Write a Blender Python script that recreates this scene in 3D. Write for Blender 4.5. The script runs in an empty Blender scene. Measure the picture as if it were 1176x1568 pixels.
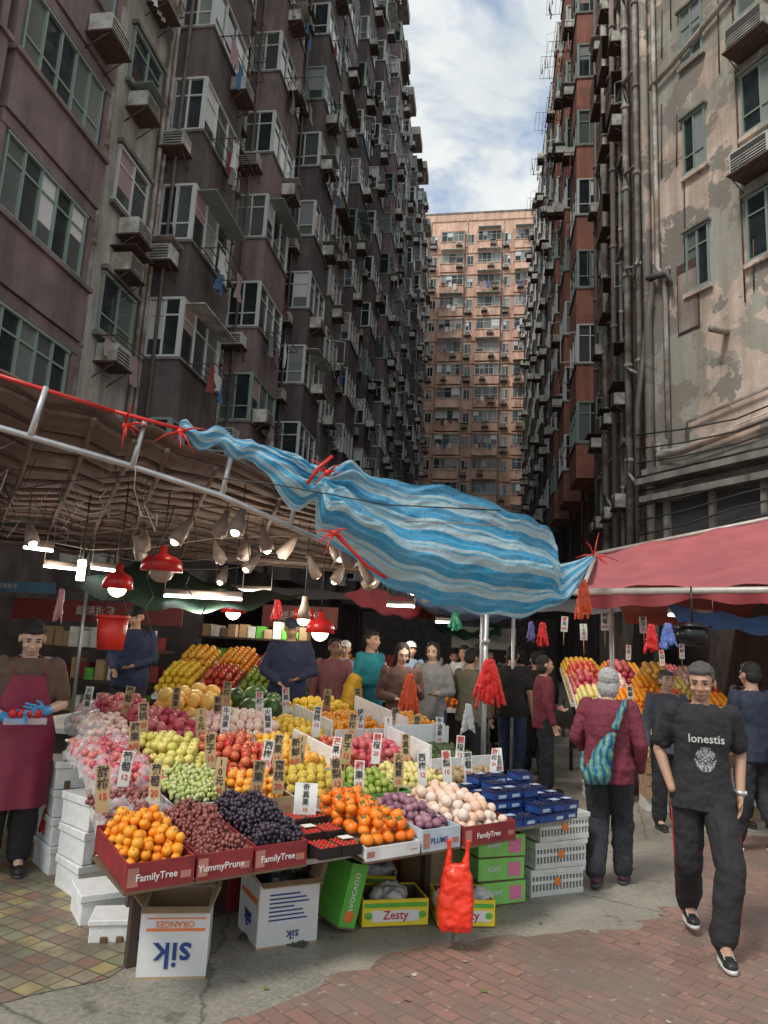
import bpy, math, random
import numpy as np
from mathutils import Vector, Matrix, noise as mnoise
random.seed(7)
R=math.radians
sc=bpy.context.scene; col=bpy.context.collection
# ------------------------------------------------------------------ materials
def nodes(name):
    m=bpy.data.materials.new(name);m.use_nodes=True;nt=m.node_tree
    return m,nt,nt.nodes['Principled BSDF'],nt.links
def N(nt,t,**k):
    n=nt.nodes.new(t)
    for a,b in k.items(): setattr(n,a,b)
    return n
def ramp(nt,src,stops):
    r=N(nt,'ShaderNodeValToRGB');e=r.color_ramp.elements
    while len(e)<len(stops): e.new(.5)
    for i,(p,c) in enumerate(stops):
        e[i].position=p;e[i].color=(c[0],c[1],c[2],1) if isinstance(c,(tuple,list)) else (c,c,c,1)
    nt.links.new(src,r.inputs[0]);return r.outputs[0]
def mix(nt,f,a,b,bt='MIX'):
    m=N(nt,'ShaderNodeMix',data_type='RGBA',blend_type=bt)
    for s,i in ((f,0),(a,6),(b,7)):
        if isinstance(s,(int,float)): m.inputs[i].default_value=s if i==0 else (s,s,s,1)
        elif isinstance(s,(tuple,list)): m.inputs[i].default_value=(s[0],s[1],s[2],1)
        else: nt.links.new(s,m.inputs[i])
    return m.outputs[2]
def coord(nt,scale=(1,1,1),rot=(0,0,0),kind='Object'):
    t=N(nt,'ShaderNodeTexCoord')
    if scale==(1,1,1) and rot==(0,0,0): return t.outputs[kind]
    m=N(nt,'ShaderNodeMapping')
    m.inputs['Scale'].default_value=scale;m.inputs['Rotation'].default_value=rot
    nt.links.new(t.outputs[kind],m.inputs[0]);return m.outputs[0]
def noi(nt,vec,sc_,det=3,rough=.6,dist=0):
    n=N(nt,'ShaderNodeTexNoise');n.inputs['Scale'].default_value=sc_;n.inputs['Detail'].default_value=det
    n.inputs['Roughness'].default_value=rough;n.inputs['Distortion'].default_value=dist
    if vec is not None: nt.links.new(vec,n.inputs['Vector'])
    return n.outputs['Fac']
def bump(nt,h,b,st=.3,d=.02):
    n=N(nt,'ShaderNodeBump');n.inputs['Strength'].default_value=st;n.inputs['Distance'].default_value=d
    nt.links.new(h,n.inputs['Height']);nt.links.new(n.outputs[0],b.inputs['Normal'])
def mathn(nt,op,a,b_=0.,c_=0.):
    n=N(nt,'ShaderNodeMath',operation=op)
    for i,q in enumerate((a,b_,c_)):
        if isinstance(q,(int,float)): n.inputs[i].default_value=q
        else: nt.links.new(q,n.inputs[i])
    return n.outputs[0]
MATS={}
def mat(name,c,rough=.6,var=.15,scale=8,bp=0,c2=None,metal=0,rnd=False,emis=0,alpha=1,trans=0):
    if name in MATS: return MATS[name]
    m,nt,b,L=nodes(name)
    v=coord(nt)
    if var:
        n=noi(nt,v,scale,2)
        a=tuple(x*(1-var) for x in c); z=tuple(min(1,x*(1+var)) for x in c)
        o=mix(nt,ramp(nt,n,[(.3,0),(.7,1)]),a,z)
    else: o=mix(nt,0.,c,c)
    if rnd:
        at=N(nt,'ShaderNodeAttribute',attribute_name='rnd')
        o=mix(nt,at.outputs['Fac'],o,c2 if c2 else tuple(x*.6 for x in c))
    elif c2: o=mix(nt,ramp(nt,noi(nt,v,scale*.4,4),[(.42,0),(.62,1)]),o,c2)
    L.new(o,b.inputs['Base Color']);b.inputs['Roughness'].default_value=rough;b.inputs['Metallic'].default_value=metal
    if bp: bump(nt,noi(nt,v,scale*4,1),b,bp,.01)
    if emis: L.new(o,b.inputs['Emission Color']);b.inputs['Emission Strength'].default_value=emis;m.cycles.emission_sampling='NONE'
    b.inputs['Alpha'].default_value=alpha;b.inputs['Transmission Weight'].default_value=trans
    MATS[name]=m;return m
def wall(name,c,dirt,amt=.6,patch=None,pamt=.5,patch2=None,rough=.85,sc_=.35,bmp=False):
    m,nt,b,L=nodes(name)
    v=coord(nt);vs=coord(nt,(1.6,1.6,.12));
    big=noi(nt,v,sc_*6,4)
    o=mix(nt,big,tuple(x*.72 for x in c),tuple(min(1,x*1.22) for x in c))
    if patch:
        p=ramp(nt,noi(nt,v,sc_,5,.55,.4),[(pamt,0),(pamt+.012,1)]);o=mix(nt,p,o,patch)
    if patch2:
        p=ramp(nt,noi(nt,coord(nt,(1,1,1),(.3,.5,.9)),sc_*2.2,6,.65,.3),[(pamt+.02,0),(pamt+.03,1)]);o=mix(nt,p,o,patch2)
    s=ramp(nt,noi(nt,vs,1.3,4,.65),[(.40,0),(.72,amt)]);o=mix(nt,s,o,dirt)
    s2=ramp(nt,noi(nt,v,.8,4,.7),[(.45,0),(.8,amt)]);o=mix(nt,s2,o,dirt)
    L.new(o,b.inputs['Base Color']);b.inputs['Roughness'].default_value=rough
    if bmp: bump(nt,noi(nt,v,6,4,.7),b,.35,.05)
    MATS[name]=m;return m
# ------------------------------------------------------------------ mesh builder
BC=np.array([(0,0,0),(1,0,0),(1,1,0),(0,1,0),(0,0,1),(1,0,1),(1,1,1),(0,1,1)],float)
BF=np.array([0,3,2,1,4,5,6,7,0,1,5,4,1,2,6,5,2,3,7,6,3,0,4,7]);BCNT=np.full(6,4)
_sph={};_tub={}
def sph(seg,ring,dim):
    k=(seg,ring,dim)
    if k in _sph: return _sph[k]
    vs=[];fs=[]
    for i in range(ring+1):
        th=math.pi*i/ring
        for j in range(seg if 0<i<ring else 1):
            ph=2*math.pi*j/seg;z=math.cos(th)
            if dim and i==0: z=1-dim
            vs.append((math.sin(th)*math.cos(ph),math.sin(th)*math.sin(ph),z))
    def ix(i,k): return 0 if i==0 else (1+(ring-1)*seg if i==ring else 1+(i-1)*seg+k%seg)
    for i in range(ring):
        for j in range(seg):
            a,b,c,d=ix(i,j),ix(i+1,j),ix(i+1,j+1),ix(i,j+1)
            fs.append([a,b,c] if i==0 else ([a,b,d] if i==ring-1 else [a,b,c,d]))
    _sph[k]=(np.array(vs),np.array([i for f in fs for i in f]),np.array([len(f) for f in fs]));return _sph[k]
class MB:
    def __init__(s): s.V=[];s.F=[];s.C=[];s.M=[];s.S=[];s.Rr=[];s.n=0
    def raw(s,v,f,c,mi,sm,r):
        s.V.append(v);s.F.append(f+s.n);s.C.append(c);k=len(c)
        s.M.append(np.full(k,mi));s.S.append(np.full(k,sm));s.Rr.append(np.full(len(v),r));s.n+=len(v)
    def add(s,vs,fs,mi=0,sm=False,r=0.):
        s.raw(np.array([v[:] for v in vs],float),np.array([i for f in fs for i in f]),np.array([len(f) for f in fs]),mi,sm,r)
    def obox(s,O,U,V,W,mi=0,r=0.): s.raw(np.array(O[:],float)+BC@np.array([U[:],V[:],W[:]],float),BF,BCNT,mi,False,r)
    def box(s,x0,x1,y0,y1,z0,z1,mi=0,r=0.): s.raw(np.array((x0,y0,z0))+BC*np.array((x1-x0,y1-y0,z1-z0)),BF,BCNT,mi,False,r)
    def tube(s,pts,rad,mi=0,seg=8,sm=True,r=0.,cap=True):
        P=np.array([p[:] for p in pts],float);n=len(P)
        rad=np.full(n,rad,float) if isinstance(rad,(int,float)) else np.array(rad,float)
        D=np.empty_like(P)
        D[1:-1]=P[2:]-P[:-2];D[0]=P[1]-P[0];D[-1]=P[-1]-P[-2]
        D/=np.maximum(np.linalg.norm(D,axis=1,keepdims=True),1e-9)
        A=np.cross(D,np.array((.123,.456,.88)));A/=np.maximum(np.linalg.norm(A,axis=1,keepdims=True),1e-9);B=np.cross(D,A)
        t=np.arange(seg)*2*math.pi/seg
        V=P[:,None,:]+(A[:,None,:]*np.cos(t)[None,:,None]+B[:,None,:]*np.sin(t)[None,:,None])*rad[:,None,None]
        k=(n,seg,cap)
        if k not in _tub:
            fs=[(i*seg+j,i*seg+(j+1)%seg,(i+1)*seg+(j+1)%seg,(i+1)*seg+j) for i in range(n-1) for j in range(seg)]
            if cap: fs.append(tuple(reversed(range(seg))));fs.append(tuple((n-1)*seg+j for j in range(seg)))
            _tub[k]=(np.array([i for f in fs for i in f]),np.array([len(f) for f in fs]))
        s.raw(V.reshape(-1,3),*_tub[k],mi,sm,r)
    def cap(s,p0,r0,p1,r1,mi=0,seg=14):
        p0=Vector(p0);p1=Vector(p1);d=p1-p0;d=d.normalized() if d.length>1e-6 else Vector((0,0,1))
        pts=[];rr=[]
        for a in (-85,-60,-30,0): pts.append(p0+d*r0*math.sin(R(a)));rr.append(r0*math.cos(R(a)))
        for a in (0,30,60,85): pts.append(p1+d*(r1*math.sin(R(a))+1e-4));rr.append(r1*math.cos(R(a)))
        s.tube(pts,rr,mi,seg)
    def ell(s,c,rad,mi=0,seg=12,ring=8,r=0.,rot=None,dim=0,sm=True):
        v,f,k=sph(seg,ring,dim);v=v*np.array(rad if not isinstance(rad,(int,float)) else (rad,)*3)
        if rot is not None: v=v@np.array(rot).T
        s.raw(v+np.array(c[:]),f,k,mi,sm,r)
    def loft(s,rings,mi=0,seg=18):
        t=np.arange(seg)*2*math.pi/seg;ct=np.sign(np.cos(t))*np.abs(np.cos(t))**.85;st=np.sign(np.sin(t))*np.abs(np.sin(t))**.85
        V=np.concatenate([np.stack([x+rx*ct,y+ry*st,np.full(seg,z)],1) for x,y,z,rx,ry in rings]);n=len(rings)
        fs=[(i*seg+j,i*seg+(j+1)%seg,(i+1)*seg+(j+1)%seg,(i+1)*seg+j) for i in range(n-1) for j in range(seg)]+[tuple(reversed(range(seg))),tuple((n-1)*seg+j for j in range(seg))]
        s.raw(V,np.array([i for f in fs for i in f]),np.array([len(f) for f in fs]),mi,True,0.)
    def mesh(s,name='m'):
        me=bpy.data.meshes.new(name)
        V=np.concatenate(s.V);F=np.concatenate(s.F);C=np.concatenate(s.C)
        me.vertices.add(len(V));me.vertices.foreach_set('co',V.astype(np.float32).ravel())
        me.loops.add(len(F));me.loops.foreach_set('vertex_index',F.astype(np.int32))
        me.polygons.add(len(C));me.polygons.foreach_set('loop_start',np.concatenate(([0],np.cumsum(C)[:-1])).astype(np.int32))
        me.update(calc_edges=True)
        me.polygons.foreach_set('material_index',np.concatenate(s.M).astype(np.int32));me.polygons.foreach_set('use_smooth',np.concatenate(s.S).astype(bool))
        a=me.attributes.new('rnd','FLOAT','POINT');a.data.foreach_set('value',np.concatenate(s.Rr).astype(np.float32))
        return me
    def obj(s,name,mats,parent=None,loc=None):
        me=s.mesh(name)
        for m in (mats if isinstance(mats,(list,tuple)) else [mats]): me.materials.append(m)
        o=bpy.data.objects.new(name,me);col.objects.link(o)
        if parent:o.parent=parent
        if loc:o.location=loc
        return o
def empty(name,loc=(0,0,0),rz=0,s=1):
    o=bpy.data.objects.new(name,None);col.objects.link(o);o.location=loc;o.rotation_euler=(0,0,rz);o.scale=(s,)*3;o.empty_display_size=.1
    return o
_tex={}
def remesh(name,mb,vox,m,parent=None,it=2,disp=0,ds=.12):
    o=mb.obj(name,m,parent)
    q=o.modifiers.new('remesh','REMESH');q.mode='VOXEL';q.voxel_size=vox;q.use_smooth_shade=True
    w=o.modifiers.new('smooth','SMOOTH');w.factor=.5;w.iterations=it
    if disp:
        if ds not in _tex:
            t=bpy.data.textures.new('folds%g'%ds,'CLOUDS');t.noise_scale=ds;t.noise_depth=2;_tex[ds]=t
        d=o.modifiers.new('folds','DISPLACE');d.texture=_tex[ds];d.strength=disp;d.mid_level=.4;d.texture_coords='LOCAL'
    return o
_txt={}
def text(body,size,m,O,X,Yv,parent=None,name='lettering'):
    k=(body,m.name)
    if k not in _txt:
        cu=bpy.data.curves.new(name,'FONT');cu.body=body;cu.size=1;cu.extrude=.012;cu.offset=.012;cu.align_x='CENTER';cu.align_y='CENTER';cu.resolution_u=2
        cu.materials.append(m);_txt[k]=cu
    o=bpy.data.objects.new(name,_txt[k]);col.objects.link(o)
    X=Vector(X).normalized();Yv=Vector(Yv).normalized();Z=X.cross(Yv)
    M=Matrix((X,Yv,Z)).transposed().to_4x4()@Matrix.Scale(size,4);M.translation=Vector(O)
    if parent: o.parent=parent
    o.matrix_local=M
    return o
# ------------------------------------------------------------------ camera
cd=bpy.data.cameras.new('camera');cam=bpy.data.objects.new('camera',cd);col.objects.link(cam);sc.camera=cam
cd.sensor_fit='HORIZONTAL';cd.sensor_width=36;cd.lens=1110/1176*36;cd.clip_end=2000;cd.clip_start=.05
cam.matrix_world=Matrix.Translation((0,0,1.7))@Matrix.Rotation(R(8.2),4,'Z')@Matrix.Rotation(R(90+10.3),4,'X')@Matrix.Rotation(.05,4,'Z')
# ------------------------------------------------------------------ world + sun
w=bpy.data.worlds.new('World');sc.world=w;w.use_nodes=True;nt=w.node_tree;L=nt.links
bg=nt.nodes['Background'];bg.inputs[1].default_value=.13
sky=N(nt,'ShaderNodeTexSky',sky_type='NISHITA');sky.sun_disc=False
SUN=Vector((-.42,-.60,.95)).normalized()
sky.sun_elevation=math.asin(SUN.z);sky.sun_rotation=math.atan2(SUN.x,SUN.y)
tc=N(nt,'ShaderNodeTexCoord');sx=N(nt,'ShaderNodeSeparateXYZ');L.new(tc.outputs['Generated'],sx.inputs[0])
zz=mathn(nt,'ADD',mathn(nt,'MAXIMUM',sx.outputs[2],0.),.3);cx=N(nt,'ShaderNodeCombineXYZ')
L.new(mathn(nt,'ADD',mathn(nt,'DIVIDE',sx.outputs[0],zz),.22),cx.inputs[0]);L.new(mathn(nt,'ADD',mathn(nt,'DIVIDE',sx.outputs[1],zz),.38),cx.inputs[1])
n1=noi(nt,cx.outputs[0],3.1,6,.58,.4);n2=noi(nt,cx.outputs[0],6.5,4,.62,.3)
cl=ramp(nt,n1,[(.33,.0),(.47,1.)])
cc=mix(nt,ramp(nt,n2,[(.3,0),(.68,1)]),(5.3,5.8,6.0),(7.4,7.5,7.4))
L.new(mix(nt,cl,mix(nt,1.,sky.outputs[0],(1.2,1.5,1.65),'MULTIPLY'),cc),bg.inputs[0])
sl=bpy.data.lights.new('sun','SUN');sl.energy=2.3;sl.angle=R(14);sl.color=(1,.94,.85)
so=bpy.data.objects.new('sun',sl);col.objects.link(so);so.rotation_euler=SUN.to_track_quat('Z','Y').to_euler();so.location=(-10,-10,60)
sc.view_settings.view_transform='Standard';sc.view_settings.look='None';sc.view_settings.exposure=0
# ------------------------------------------------------------------ building materials
glass=mat('window_glass',(.03,.04,.045),.08,.3,2,c2=(.42,.46,.42),rnd=True)
frame_w=mat('window_frame_white',(.66,.68,.66),.5,0)
frame_g=mat('window_frame_green',(.28,.36,.32),.5,0)
acm=mat('air_conditioner_casing',(.66,.65,.60),.5,.25,5,c2=(.34,.32,.27))
grille=mat('grille_dark',(.06,.06,.06),.6,0)
rust=mat('rusty_iron',(.11,.07,.055),.8,.4,12)
pipe_w=mat('drain_pipe_pale',(.50,.47,.43),.6,.3,3,c2=(.24,.19,.15))
pipe_d=mat('drain_pipe_dark',(.15,.13,.125),.6,.25,3)
cloths=[mat('laundry_'+n,c,.9,0) for n,c in (('white',(.72,.72,.72)),('blue',(.08,.2,.4)),('red',(.28,.06,.06)),('grey',(.3,.3,.32)),('pink',(.42,.30,.31)))]
w_mauve=wall('mauve_plaster',(.29,.215,.215),(.09,.075,.072),.7)
w_grey=wall('grey_plaster',(.52,.51,.46),(.15,.135,.115),.85,bmp=True)
w_dark=wall('dark_brown_plaster',(.17,.135,.133),(.05,.044,.043),.75)
w_darkg=wall('dark_grey_plaster',(.29,.275,.26),(.08,.07,.065),.85)
w_far=wall('salmon_plaster',(.86,.56,.43),(.30,.16,.11),.6)
w_red=wall('brick_red_plaster',(.46,.19,.135),(.14,.07,.06),.75)
w_beige=wall('beige_grey_plaster',(.44,.37,.33),(.15,.115,.095),.85)
w_peel=wall('peeling_pink_plaster',(.84,.66,.56),(.28,.22,.17),.7,(.48,.48,.42),.50,(.32,.31,.28),bmp=True)
w_conc=wall('stained_concrete',(.31,.30,.27),(.09,.08,.07),.85)
BM=[w_mauve,w_grey,w_dark,w_darkg,glass,frame_w,frame_g,acm,grille,rust,pipe_w,pipe_d,w_far,w_red,w_beige,w_peel,w_conc]+cloths
MAU,GRY,DRK,DKG,GL,FW,FG,AC,GRL,RU,PW,PD,FAR,RED,BEI,PEEL,CON=range(17)
class Fac:
    def __init__(s,mb,O,U,Nn): s.mb=mb;s.O=Vector((O[0],O[1],0));s.U=Vector((U[0],U[1],0)).normalized();s.N=Vector((Nn[0],Nn[1],0)).normalized()
    def P(s,a,z,d): return s.O+s.U*a+s.N*d+Vector((0,0,z))
    def box(s,a0,a1,z0,z1,d0,d1,mi,r=0.): s.mb.obox(s.P(a0,z0,d0),s.U*(a1-a0),s.N*(d1-d0),(0,0,z1-z0),mi,r)
    def win(s,a0,a1,z0,z1,d,cols=3,fm=FW,tr=True,bars=False):
        t=.045;w_=(a1-a0)/cols
        for i in range(cols):
            rv=random.random()**2.2
            if random.random()<.2: rv=.0
            x0=a0+w_*i;hz=z0+(z1-z0)*random.choice((0,0,0,.3,.55))
            s.mb.add([s.P(x0,z0,d),s.P(x0+w_,z0,d),s.P(x0+w_,z1,d),s.P(x0,z1,d)],[(0,1,2,3)],GL,False,rv*.8)
            if hz>z0 and random.random()<.5: s.box(x0+.03,x0+w_-.03,hz,z1-.03,d+.002,d+.006,17+random.choice((0,0,3,4)))
        s.box(a0-t,a1+t,z0-t,z0+t*.4,d-.03,d+.07,fm);s.box(a0-t,a1+t,z1-t*.4,z1+t,d-.03,d+.07,fm)
        for i in range(cols+1):
            x=a0+w_*i;s.box(x-t/2,x+t/2,z0+t*.4,z1-t*.4,d-.02,d+.05,fm)
        if tr:
            zt=z0+(z1-z0)*random.choice((.68,.72,.3));s.box(a0,a1,zt-.02,zt+.02,d-.02,d+.035,fm)
        if cols>1 and random.random()<.18:
            x=a0+w_*random.randrange(cols);dv=s.U*.35+s.N*.9
            for a in (0,w_*.9): s.mb.obox(s.P(x,z0+.1,d+.06)+dv*a,dv*.03,s.U*.02,(0,0,z1-z0-.35),fm)
            for zq in (z0+.1,z1-.28): s.mb.obox(s.P(x,zq,d+.06),dv*(w_*.9+.03),s.U*.02,(0,0,.03),fm)
    def ac(s,a,z,d,w_=.72,h=.42,dp=.5):
        w_*=random.uniform(.85,1.1);h*=random.uniform(.9,1.1)
        s.box(a,a+w_,z,z+h,d+.02,d+dp,AC)
        s.box(a+.05,a+w_-.05,z+.05,z+h-.05,d+dp+.001,d+dp+.012,GRL)
        for k in range(4): s.box(a+.04,a+w_-.04,z+.08+k*.075,z+.1+k*.075,d+dp+.013,d+dp+.022,AC)
        s.box(a-.05,a+w_+.05,z-.06,z-.02,d,d+dp+.06,RU)
        for x in (a,a+w_-.03): s.mb.tube([s.P(x,z-.05,d+dp),s.P(x,z-.4,d)],.015,RU,4)
        if random.random()<.35: s.box(a-.1,a+w_+.1,z+h+.12,z+h+.135,d,d+dp+.15,random.choice((AC,RU,FG)))
    def rack(s,a,z,d,w_=1.3,dp=.7,cl=True):
        for k in range(4): s.box(a,a+w_,z,z+.02,d+.15+k*(dp-.15)/3,d+.17+k*(dp-.15)/3,RU)
        for x in (a,a+w_-.02): s.box(x,x+.02,z-.02,z,d,d+dp,RU)
        if cl:
            x=a+.05
            while x<a+w_-.3:
                ww=random.uniform(.25,.5);hh=random.uniform(.4,.85);dd=d+.2+random.random()*(dp-.25);mi=17+random.choice((0,0,1,2,3,3,4))
                n=4;vs=[];fs=[]
                for i in range(n+1):
                    for j in range(3):
                        vs.append(s.P(x+ww*i/n,z-hh*j/2,dd+random.uniform(-.04,.04)*j))
                for i in range(n):
                    for j in range(2): q=i*3+j;fs.append((q,q+3,q+4,q+1))
                s.mb.add(vs,fs,mi,True);x+=ww+random.uniform(.05,.3)
    def cage(s,a0,a1,z0,z1,d,dp=.6):
        for zq in (z0,z1): s.box(a0,a1,zq,zq+.025,d,d+dp,RU)
        n=int((a1-a0)/.13)
        for i in range(n+1): x=a0+(a1-a0)*i/n;s.box(x-.008,x+.008,z0+.025,z1,d+dp-.016,d+dp,RU)
        s.box(a0,a1,(z0+z1)/2,(z0+z1)/2+.02,d+dp,d+dp+.012,RU)
def bay(F,a0,a1,z,fh,dp,cs,cw,fm,side=True,cols=3):
    sp=fh*.42
    F.box(a0,a1,z,z+sp,0,dp,cs);F.box(a0-.05,a1+.05,z+sp,z+sp+.07,0,dp+.06,cw)
    F.box(a0,a1,z+fh-.16,z+fh-.001,0,dp-.002,cs)
    zb,zt=z+sp+.12,z+fh-.2
    F.box(a0+.1,a1-.1,zb-.05,zt+.04,0,dp-.12,GRL)
    F.win(a0+.08,a1-.08,zb,zt,dp-.08,cols,fm)
    for x in (a0,a1-.09): F.box(x,x+.09,z+sp+.07,z+fh-.16,dp-.1,dp-.004,fm)
    if side:
        S_=Fac(F.mb,F.P(a0,0,0)[:2],F.N[:2],(-F.U)[:2])
        S_.win(.1,dp-.1,zb,zt,-.06,2,fm)
        F.box(a0,a0+.09,z+sp+.07,z+fh-.16,0,.09,fm)
def left_row():
    mb=MB();F=Fac(mb,(-8.6,0),(0,1),(1,0));H=50.5;fh=3.15;y0,y1=13.25,84.
    mb.box(-24,-9.6,y0,y1,0,H,DKG)
    k=0;z00=3.85
    F.box(y0,16.0,0,H,-1.0,0,GRY)
    nf=int((H-z00)/fh)
    for i in range(nf):
        z=z00+i*fh
        F.win(13.9,15.3,z+1.2,z+2.5,.03,2,FG if i%2 else FW);F.box(13.8,15.4,z+1.02,z+1.12,0,.14,CON);F.box(13.8,15.4,z+2.58,z+2.68,0,.16,CON)
        if i%4!=3: F.ac(14.5+random.uniform(-.4,.2),z+2.72 if i%2 else z+.55,0)
        if i%3==1: F.rack(13.8,z+1.0,0,1.5,.6,True)
        if i%2: F.ac(14.0,z+.5,0)
    for x in (15.55,15.8): mb.tube([F.P(x,0,.12),F.P(x,H,.12)],.06,PW,6)
    y=16.0
    while y<y1-3:
        bw=2.6;rw=2.5;dp=(1.0,1.15,1.4,.95)[k%4]
        cs=(DRK,MAU,DRK,DKG,DRK)[k%5]
        dr=-.0 if k%2==0 else -1.0
        if dr==0: F.box(y+bw,y+bw+rw,0,H,-1.0,0,(DKG,GRY)[k%4==0])
        F.box(y,y+bw,0,H,-1.0,-.002,cs)
        for i in range(nf+1):
            z=z00+i*fh
            if z+fh>H: break
            bay(F,y,y+bw,z,fh,dp,cs if random.random()<.9 else random.choice((MAU,DKG)),DKG,FW if random.random()<.68 else FG,True,3)
            a=y+bw
            d=dr
            F.win(a+.3,a+1.15,z+1.2,z+2.6,d+.03,2,FW if random.random()<.5 else FG)
            F.win(a+1.45,a+2.25,z+1.3,z+2.5,d+.03,2,FG,False)
            F.box(a+.2,a+2.3,z+1.02,z+1.1,d,d+.2,DKG);F.box(a+.2,a+2.3,z+2.66,z+2.74,d,d+.3,DKG)
            if random.random()<.85: F.ac(a+random.uniform(.2,1.4),z+random.choice((.5,.6,2.8)),d)
            if random.random()<.55: F.ac(a+random.uniform(.2,1.4),z+.55,d)
            if random.random()<.5: F.rack(a+.2,z+1.1,d,1.6,random.uniform(.6,1.3)-d)
            if random.random()<.4: F.cage(a+.3,a+1.5,z+1.0,z+2.2,d,.6)
            if random.random()<.65: F.ac(y+random.uniform(.2,1.7),z+random.choice((1.45,.7)),dp-.05)
            if random.random()<.5: F.rack(y+.3,z+1.35,dp,1.7,.8)
            if random.random()<.15: F.box(y+.1,y+bw-.1,z+2.85,z+2.88,dp,dp+.5,random.choice((FG,AC,RU)))
            if random.random()<.5:
                S_=Fac(mb,F.P(y,0,0)[:2],F.N[:2],(-F.U)[:2]);S_.ac(.15,z+random.choice((1.4,.6)),0,.65)
        for x in (.1,.28,rw-.15): mb.tube([F.P(y+bw+x,0,dr+.12),F.P(y+bw+x,H,dr+.12)],.05+.02*(x<.2),PD if k%2 else PW,6)
        mb.tube([F.P(y-.12,0,dp*.4),F.P(y-.12,H,dp*.4)],.05,PD,6)
        F.box(y-.1,y+bw+.1,H-.3,H+.5,0,dp+.2,DKG)
        y+=bw+rw;k+=1
    mb.box(-24,-8.5,y0,y1,H,H+.9,DKG)
    for i in range(14): x=random.uniform(-10,-9);yy=random.uniform(20,80);mb.tube([(x,yy,H),(x,yy,H+random.uniform(2,4))],.04,RU,5)
    return mb.obj('apartment_building',BM)
left_row()
def near_left():
    mb=MB();F=Fac(mb,(-8.6,0),(0,1),(1,0));H=46
    mb.box(-24,-8.6,2,12.75,0,H,MAU)
    for i in range(14):
        z=4.4+i*2.9
        for a0,a1 in ((9.9,12.35),(6.8,9.2),(3.6,6.0)):
            F.box(a0-.25,a1+.25,z-.02,z+1.05,0,.55,MAU);F.box(a0-.3,a1+.3,z+1.05,z+1.14,0,.62,MAU)
            F.box(a0-.25,a1+.25,z+2.62,z+2.86,0,.5,MAU)
            F.box(a0-.1,a1+.1,z+1.2,z+2.6,.0,.36,GRL);F.win(a0,a1,z+1.25,z+2.58,.42,5,FG)
            F.box(a0-.25,a0-.1,z+1.14,z+2.62,0,.48,MAU);F.box(a1+.1,a1+.25,z+1.14,z+2.62,0,.48,MAU)
        if i%3==0: F.ac(11.4,z+.2,.56)
    for y,r_ in ((12.86,.07),(13.06,.09)): mb.tube([(-8.42,y,0),(-8.42,y,H)],r_,PW,8)
    for i in range(20): mb.tube([(-8.42,13.06,i*2.3+.5),(-8.42,13.06,i*2.3+.62)],.115,PW,8)
    mb.box(-24,-8.5,12.76,13.24,0,H,GRY)
    return mb.obj('apartment_building',BM)
near_left()
def distant():
    mb=MB();F=Fac(mb,(-22,88),(1,-.03),(-.03,-1));H=57;fh=3.05;W=46
    F.box(0,W,0,H,-14,0,FAR);F.box(-.2,W+.2,H,H+1.0,-.8,.12,FAR);F.box(0,W,H+1,H+1.2,-1,.2,CON)
    for i in range(int(H/fh)):
        z=.6+i*fh;a=1.0
        F.box(0,W,z-.12,z+.04,0,.12,FAR)
        while a<W-4.6:
            if 8<a<34:
                F.box(a,a+3.1,z+.04,z+1.15,0,.7,FAR);F.box(a-.05,a+3.15,z+1.15,z+1.24,0,.78,FAR)
                F.win(a+.1,a+3.0,z+1.3,z+2.65,.5,random.choice((3,4,5)),FW);F.box(a,a+3.1,z+2.72,z+2.9,0,.65,FAR)
                F.box(a+.1,a+3.0,z+1.24,z+2.7,.1,.46,GRL)
                F.win(a+3.5,a+4.25,z+1.3,z+2.5,.03,2,FW,False)
                if random.random()<.7: F.ac(a+random.uniform(.2,2.2),z+.5,.7)
                if random.random()<.5: F.ac(a+3.4,z+.55,0)
                if random.random()<.5: F.rack(a+.4,z+1.25,.8,2,.8)
                if random.random()<.25: F.box(a+.1,a+3,z+2.9,z+2.95,.6,1.3,random.choice((AC,FG,CON)))
            a+=4.75
    for j in range(10):
        x=.6+j*4.75+3.75;mb.tube([F.P(x,0,.15),F.P(x,H,.15)],.09,PW,5)
    return mb.obj('apartment_building',BM)
distant()
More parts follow.
